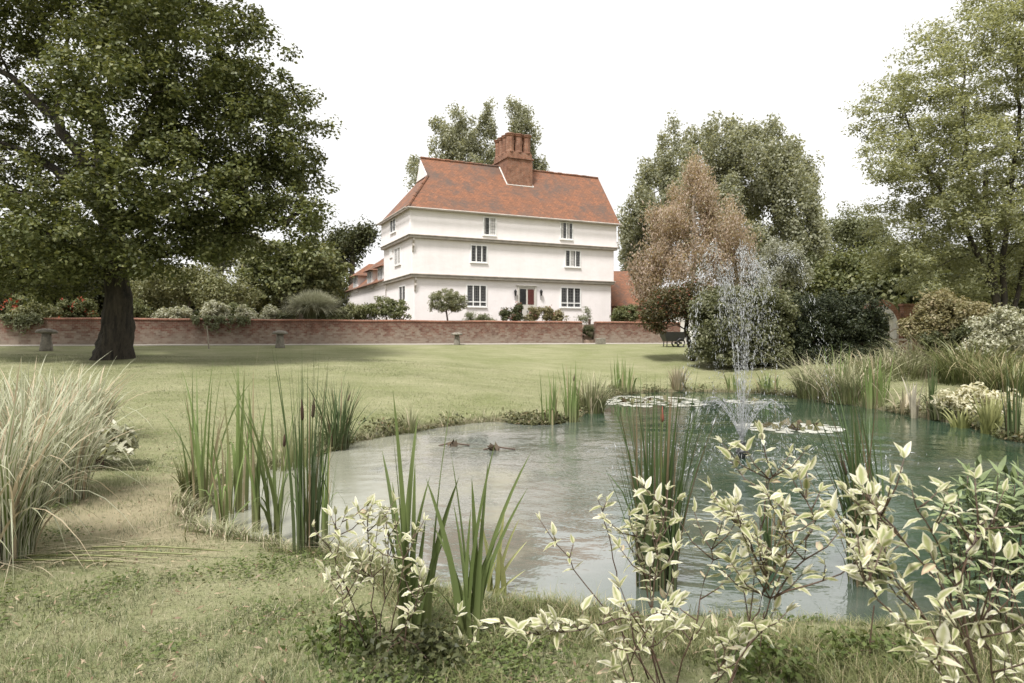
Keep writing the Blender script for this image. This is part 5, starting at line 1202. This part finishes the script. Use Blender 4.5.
def dogwood(label, base, stems, seed, leafl=.095, leafw=.042, tw=(3, 6), density=1.0, mat='varleaf', name='variegated_shrub', cat='shrub', start=.35, twl=(.10, .30)):
    "stems: lists of (pixel x, pixel y, depth); side twigs carry leaf pairs"
    r = random.Random(seed); root = empty(name, base, label, cat); m = MB(); B, Dd, Nn = [], [], []
    def leafpairs(pts, n0, n1, sp):
        pts = [Vector(p) for p in pts]; ln = [0]
        for a, b in zip(pts, pts[1:]): ln.append(ln[-1] + (b - a).length)
        x = ln[-1] * n0; ph = r.uniform(0, 3)
        while x <= ln[-1] * n1:
            i = max(k for k in range(len(pts) - 1) if ln[k] <= x + 1e-6); f = (x - ln[i]) / max(1e-6, ln[i + 1] - ln[i]); p = pts[i].lerp(pts[i + 1], min(f, 1)); dv = (pts[i + 1] - pts[i]).normalized()
            a = dv.orthogonal().normalized(); c = dv.cross(a); ph += math.pi / 2 + r.uniform(-.4, .4)
            for sg in (1, -1):
                o = (a * math.cos(ph) + c * math.sin(ph)) * sg; v = (o * 1.0 + dv * r.uniform(.2, .8)); v.z *= .55; v = (v + Vector((0, 0, r.uniform(-.25, .3)))).normalized()
                B.append(p); Dd.append(v); Nn.append((Vector((r.gauss(0, .3), -.25 + r.gauss(0, .25), 1)) + dv * .4).normalized())
            x += sp * r.uniform(.7, 1.3)
        p = pts[-1]; dv = (pts[-1] - pts[-2]).normalized()
        for k in range(3):
            v = (dv + Vector((r.gauss(0, .4), r.gauss(0, .4), r.gauss(.1, .3)))).normalized(); B.append(p); Dd.append(v); Nn.append((Vector((r.gauss(0, .4), -.4, 1))).normalized())
    for st in stems:
        pts = [P(*q) for q in st]; fine = []
        for i in range(len(pts) - 1):
            for k in range(4): fine.append(pts[i].lerp(pts[i + 1], k / 4) + Vector((r.gauss(0, .006), r.gauss(0, .006), 0)))
        fine.append(pts[-1]); L_ = sum((b - a).length for a, b in zip(fine, fine[1:]))
        m.tube([p - root.location for p in fine], [.0038 * (1 - .6 * i / len(fine)) for i in range(len(fine))], 6)
        leafpairs(fine, .72, 1, .055 / density)
        nt_ = int(r.uniform(*tw) * density * max(1, L_ / .5))
        for k in range(nt_):
            f = r.uniform(start, .97); i = int(f * (len(fine) - 1)); p = fine[i]; dv = (fine[min(i + 1, len(fine) - 1)] - fine[i - 1]).normalized()
            v = (dv * r.uniform(.2, .8) + Vector((r.gauss(0, .9), r.gauss(0, .7), r.uniform(-.1, .6)))).normalized(); l = r.uniform(*twl) * (1.15 - f * .5)
            tp = [p, p + v * l * .5 + Vector((0, 0, .01)), p + (v + Vector((0, 0, .35))).normalized() * l]
            m.tube([q - root.location for q in tp], [.003, .0024, .0015], 5); leafpairs(tp, .35, .95, .05 / density)
    m.build('stems', M['redtwig'], root, smooth=True); o = np.array(root.location)
    big_leaves('leaves', np.array([tuple(p) for p in B]) - o, np.array([tuple(p) for p in Dd]), np.array([tuple(p) for p in Nn]), leafl, leafw, M[mat], root, seed)
    return root
c = G(375, 655); D = c.y
dogwood('cream-leaved shrub at lower left in front of the tall irises', c, [[(372, 655, D), (350, 600, D), (330, 545, D - .1), (345, 515, D - .1)], [(378, 655, D), (372, 590, D), (366, 540, D), (372, 505, D - .1)], [(384, 655, D), (398, 600, D - .1), (404, 560, D - .1), (415, 530, D)],
    [(370, 655, D), (352, 620, D - .2), (330, 580, D - .2)], [(384, 655, D), (410, 620, D - .2), (430, 585, D - .2)], [(378, 655, D), (384, 600, D + .2), (390, 545, D + .2), (385, 510, D + .2)]], 301, .066, .029, (3, 6), 1.1)
c = gb(660, 2.9); D = 2.9
dogwood('cream-leaved shrub in the lower middle in front of the dark rush clump', c, [[(668, 720, D), (650, 640, D - .1), (656, 560, D - .1), (668, 490, D)], [(668, 720, D), (690, 640, D - .1), (712, 560, D), (720, 520, D)], [(662, 720, D), (628, 690, D - .2), (640, 640, D - .3), (662, 610, D - .3)],
    [(672, 720, D), (715, 680, D - .2), (730, 640, D - .2)], [(664, 720, D), (652, 620, D + .1), (640, 545, D + .1), (648, 515, D)]], 302, .068, .03, (4, 6), 1.1)
c = gb(640, 2.75); D = 2.75
dogwood('nearly flat cream-leaved branch trailing left over the grass', c, [[(668, 700, D), (640, 612, D), (590, 628, D - .05), (540, 635, D - .05), (500, 622, D)]], 303, .078, .034, (6, 8), 1.1, start=.3, twl=(.04, .12))
c = gb(665, 3.0); D = 3.0
dogwood('thin bare-stemmed shoot with a few pale leaves leaning over the water', c, [[(665, 700, D), (620, 630, D), (575, 570, D), (540, 520, D)], [(648, 680, D), (622, 600, D), (612, 545, D), (598, 500, D)]], 304, .066, .028, (1, 2), .7, twl=(.04, .1))
c = gb(712, 2.5); D = 2.5
dogwood('cream-leaved shrub leaning right below the fountain with red-brown stems', c, [[(690, 780, D), (740, 660, D), (772, 600, D), (790, 545, D - .05), (775, 505, D)], [(690, 780, D), (748, 640, D), (768, 580, D), (745, 530, D), (735, 505, D)], [(772, 600, D), (800, 560, D), (815, 520, D), (800, 480, D)], [(772, 596, D), (840, 575, D - .1), (880, 540, D - .1)],
    [(768, 590, D), (760, 530, D + .1), (770, 480, D + .1), (790, 468, D + .1)]], 305, .066, .029, (5, 7), 1.1)
c = gb(985, 2.1); D = 2.1
dogwood('largest cream-leaved shrub at lower right with a leaning red stem', c, [[(1010, 860, D), (985, 700, D), (950, 600, D), (905, 540, D), (862, 492, D)], [(985, 700, D), (955, 590, D + .05), (930, 530, D), (912, 490, D)], [(950, 600, D), (965, 560, D - .05), (975, 530, D), (985, 520, D)], [(990, 720, D), (940, 660, D - .1), (880, 600, D - .1), (862, 580, D - .1)],
    [(1000, 740, D), (990, 650, D - .1), (965, 600, D - .15)], [(985, 700, D), (925, 620, D), (870, 550, D + .1), (835, 510, D + .1)], [(1000, 740, D), (960, 690, D - .15), (915, 650, D - .15)]], 306, .066, .028, (4, 6), 1.0)
c = gb(1050, 2.3); D = 2.3
dogwood('cream-leaved shrub cut by the right edge of the view', c, [[(1060, 830, D), (1040, 700, D), (1022, 620, D), (1010, 575, D)], [(1060, 830, D), (1030, 720, D - .1), (1005, 660, D - .1)]], 307, .064, .028, (2, 4), .9)
# leafy green herb at the right edge
M['shoreleaf'] = leafmat('shore_plant_leaf', (.05, .055, .022), (.15, .15, .07), .25, (.28, .21, .13))
M['herb'] = leafmat('green_herb_leaf', (.075, .105, .035), (.13, .165, .065), .3)
M['herbleaf'] = plain('herb_leaf_green', (.15, .19, .08), .5, .3, 14, .1)
D = 3.7; c = gb(1000, D); hst = []
r = random.Random(12)
for k in range(46):
    x0 = 1000 + r.uniform(-45, 60); x1 = x0 + r.uniform(-25, 25); yt = r.uniform(462, 540) + (20 if x1 < 960 else 0); dd = D + r.uniform(-.25, .3)
    hst.append([(x0, HY + 1.5 * F / dd, dd), ((x0 + x1) / 2, (yt + 625) / 2, dd), (x1, yt, dd)])
root = dogwood('leafy green herb with pale shoot tips at the right edge by the water', c, hst, 311, .10, .032, (1, 3), 1.6, 'herbleaf', 'leafy_herb', 'herb', start=.2, twl=(.05, .14))
# low leafy plants tucked in the near grass
for q, (x, y, R, lb) in enumerate(((405, 668, .3, 'dark low leafy plant under the left cream-leaved shrub'), (340, 650, .26, 'low leafy plant at the lower left foot of the left cream-leaved shrub'), (760, 676, .28, 'low leafy plant in the near grass below the fountain'), (870, 668, .26, 'low leafy plant at lower right under the largest cream-leaved shrub'))):
    c = G(x, y); shrub('leafy_weed', lb, 'weed', c, [(tuple(c + Vector((0, 0, .05))), (R, R * .8, .10))], 60, 16, (.042, .02), .09, M['darkleaf' if q == 0 else 'clover'], seed=330 + q, zmin=c.z + .01, rs=.003, nbr=4)
c = G(455, 655); dogwood('tiny cream-leaved sprig between the fanned iris and the left shrub', c, [[(455, 668, c.y), (458, 650, c.y), (462, 640, c.y)], [(455, 668, c.y), (446, 652, c.y), (440, 650, c.y)]], 335, .06, .026, (1, 2))

# ------------------------------------------------------------------ grass underfoot
def scatter(n, xr, yr, dens, seed, keep=.06):
    r = np.random.default_rng(seed); D = yr[0] + (yr[1] - yr[0]) * r.uniform(0, 1, n) ** dens
    X = r.uniform(xr[0], xr[1], n) * D
    d = sdf(X, D); k = d > keep; X, D, d = X[k], D[k], d[k]
    return X, D, gz(X, D, d), d
def vnoise(X, Y, s, seed):
    r = np.random.default_rng(seed); out = np.zeros(len(X))
    for k in range(6): a, b, c = r.normal(0, s, 2).tolist() + [r.uniform(0, 6.28)]; out += np.sin(X * a + Y * b + c)
    return out / 3
X, Y, Z, d = scatter(190000, (-.80, .80), (2.35, 9), 1.15, 21)
nn = vnoise(X, Y, 2.2, 3); wear = np.exp(-((X + 3.3) ** 2 + (Y - 6.3) ** 2) / 2.2); k = np.random.default_rng(1).uniform(0, 1, len(X)) > .15 + .25 * (nn < -.2) + .30 * wear
X, Y, Z, nn = X[k], Y[k], Z[k], nn[k]; n = len(X); r = np.random.default_rng(2)
V, f, T, E_ = blades(np.stack([X, Y, Z - .004], 1), (.026 + .022 * np.clip(nn + .5, 0, 1.4)) * r.uniform(.5, 1.4, n), r.uniform(0, 6.28, n), np.abs(r.normal(.75, .5, n)), .0042 * r.uniform(.6, 1.3, n), 2, .1, 7)
o = link('lawn_grass', np_mesh('lawn_grass', V, [f], attrs={'t': T, 'e': E_}), M['turf'])
tag(o, 'short mown grass blades covering the near lawn', 'grass', kind='stuff')
X, Y, Z, d = scatter(190000, (-.80, .80), (8, 24), 1.0, 25); n = len(X); nn = vnoise(X, Y, 1.2, 6)
V, f, T, E_ = blades(np.stack([X, Y, Z - .006], 1), (.030 + .02 * np.clip(nn, 0, 1)) * r.uniform(.5, 1.4, n), r.uniform(0, 6.28, n), np.abs(r.normal(.9, .5, n)), .008 * r.uniform(.6, 1.3, n), 2, .1, 17)
o = link('turf_grass', np_mesh('turf_grass', V, [f], attrs={'t': T, 'e': E_}), M['turf'])
tag(o, 'short mown grass blades of the lawn farther off, up to the great spreading tree', 'grass', kind='stuff')
# longer uncut grass along the near edge of the pond
X, Y, Z, d = scatter(110000, (-.36, 1.15), (2.5, 5.4), 1.0, 22, .0)
lim = np.interp(X / Y, [-.36, -.2, -.1, .0, 1.15], [.3, .5, 1.4, 2.2, 2.6])
k = (d < lim) & (vnoise(X, Y, 3, 9) > -.55) & (d < 3); X, Y, Z, d = X[k], Y[k], Z[k], d[k]; n = len(X)
nn = vnoise(X, Y, 2.5, 5)
V, f, T, E_ = blades(np.stack([X, Y, Z - .01], 1), (.075 + .06 * np.clip(nn + .4, 0, 1.3)) * r.uniform(.5, 1.5, n), r.uniform(0, 6.28, n), np.abs(r.normal(.6, .4, n)), .0042 * r.uniform(.6, 1.3, n), 3, .3, 8)
o = link('long_grass', np_mesh('long_grass', V, [f], attrs={'t': T, 'e': E_}), M['longgrass'])
tag(o, 'longer uncut grass along the near edge of the pond', 'grass', kind='stuff')
# rough grass and low plants fringing the whole shore
nb = 30000; i = r.integers(0, len(POND), nb); Q = POND[i] + r.uniform(0, 1, (nb, 1)) * (np.roll(POND, -1, 0)[i] - POND[i]) + r.normal(0, .16, (nb, 2))
d = sdf(Q[:, 0], Q[:, 1]); k = (d > .0) & (d < .55) & (Q[:, 1] > 5.2) & (vnoise(Q[:, 0], Q[:, 1], 3.5, 12) > -.35); Q, d = Q[k], d[k]; n = len(Q); Z = gz(Q[:, 0], Q[:, 1], d)
nn = vnoise(Q[:, 0], Q[:, 1], 2.2, 14); hh = (.11 + .12 * np.clip(nn + .2, 0, 1.4)) * r.uniform(.4, 1.4, n)
V, f, T, E_ = blades(np.stack([Q[:, 0], Q[:, 1], Z - .01], 1), hh, r.uniform(0, 6.28, n), np.abs(r.normal(.8, .5, n)), .012 * r.uniform(.6, 1.3, n), 3, .35, 9)
o = link('bank_grass', np_mesh('bank_grass', V, [f], attrs={'t': T, 'e': E_}), M['marsh'])
tag(o, 'rough straw and green grass fringing the shore of the pond', 'grass', kind='stuff')
# low dark plants along the far shore
nb = 60000; i = r.integers(0, len(POND), nb); Q = POND[i] + r.uniform(0, 1, (nb, 1)) * (np.roll(POND, -1, 0)[i] - POND[i]) + r.normal(0, .2, (nb, 2))
d = sdf(Q[:, 0], Q[:, 1]); k = (d > -.06) & (d < .6) & (Q[:, 1] > 9.5) & (r.uniform(0, 1, nb) < .75 * sstep(-.5, .9, vnoise(Q[:, 0], Q[:, 1], 2.8, 44) + r.normal(0, .25, nb))); Q, d = Q[k], np.maximum(d[k], .001); n = len(Q)
hh = .04 + .13 * np.clip(.6 + vnoise(Q[:, 0], Q[:, 1], 3.6, 45), .1, 1.5)
o = link('shore_plants', leaf_mesh('shore_plants', np.stack([Q[:, 0], Q[:, 1], gz(Q[:, 0], Q[:, 1], d) + hh * r.uniform(0, 1, n)], 1), unit(r.normal(size=(n, 3)) * .7 + [0, -.2, .6]), .085, .04, seed=15), M['shoreleaf'])
tag(o, 'low green and brown plants fringing the far shore of the pond', 'ground cover', kind='stuff')
# clover and small weeds in the near lawn
X, Y, Z, d = scatter(90000, (-.80, .5), (2.35, 6.5), 1.2, 23, .15); nn = vnoise(X, Y, 2.6, 31) + .5 * vnoise(X, Y, 7, 32); k = r.uniform(0, 1, len(X)) < sstep(-.2, 1.3, nn) * .62; X, Y, Z = X[k], Y[k], Z[k]; n = len(X)
C = np.stack([X, Y, Z + r.uniform(.012, .045, n)], 1)
o = link('clover_leaves', leaf_mesh('clover_leaves', C, unit(r.normal(size=(n, 3)) * .35 + [0, 0, 1]), .026, .02, seed=5), M['clover'])
tag(o, 'patches of clover and small weeds in the near lawn', 'clover', kind='stuff')
# fallen leaves and straw bits
X, Y, Z, d = scatter(3800, (-.80, .4), (2.4, 13), 1.1, 24, .2); n = len(X)
o = link('fallen_leaves', leaf_mesh('fallen_leaves', np.stack([X, Y, Z + .03], 1), unit(r.normal(size=(n, 3)) * .5 + [0, 0, 1]), .045, .012, seed=6), M['litter'] if 'litter' in M else leafmat('leaf_litter', (.12, .07, .04), (.36, .29, .19), .1))
tag(o, 'dry brown leaves and straw scattered over the lawn', 'dead leaves', kind='stuff')
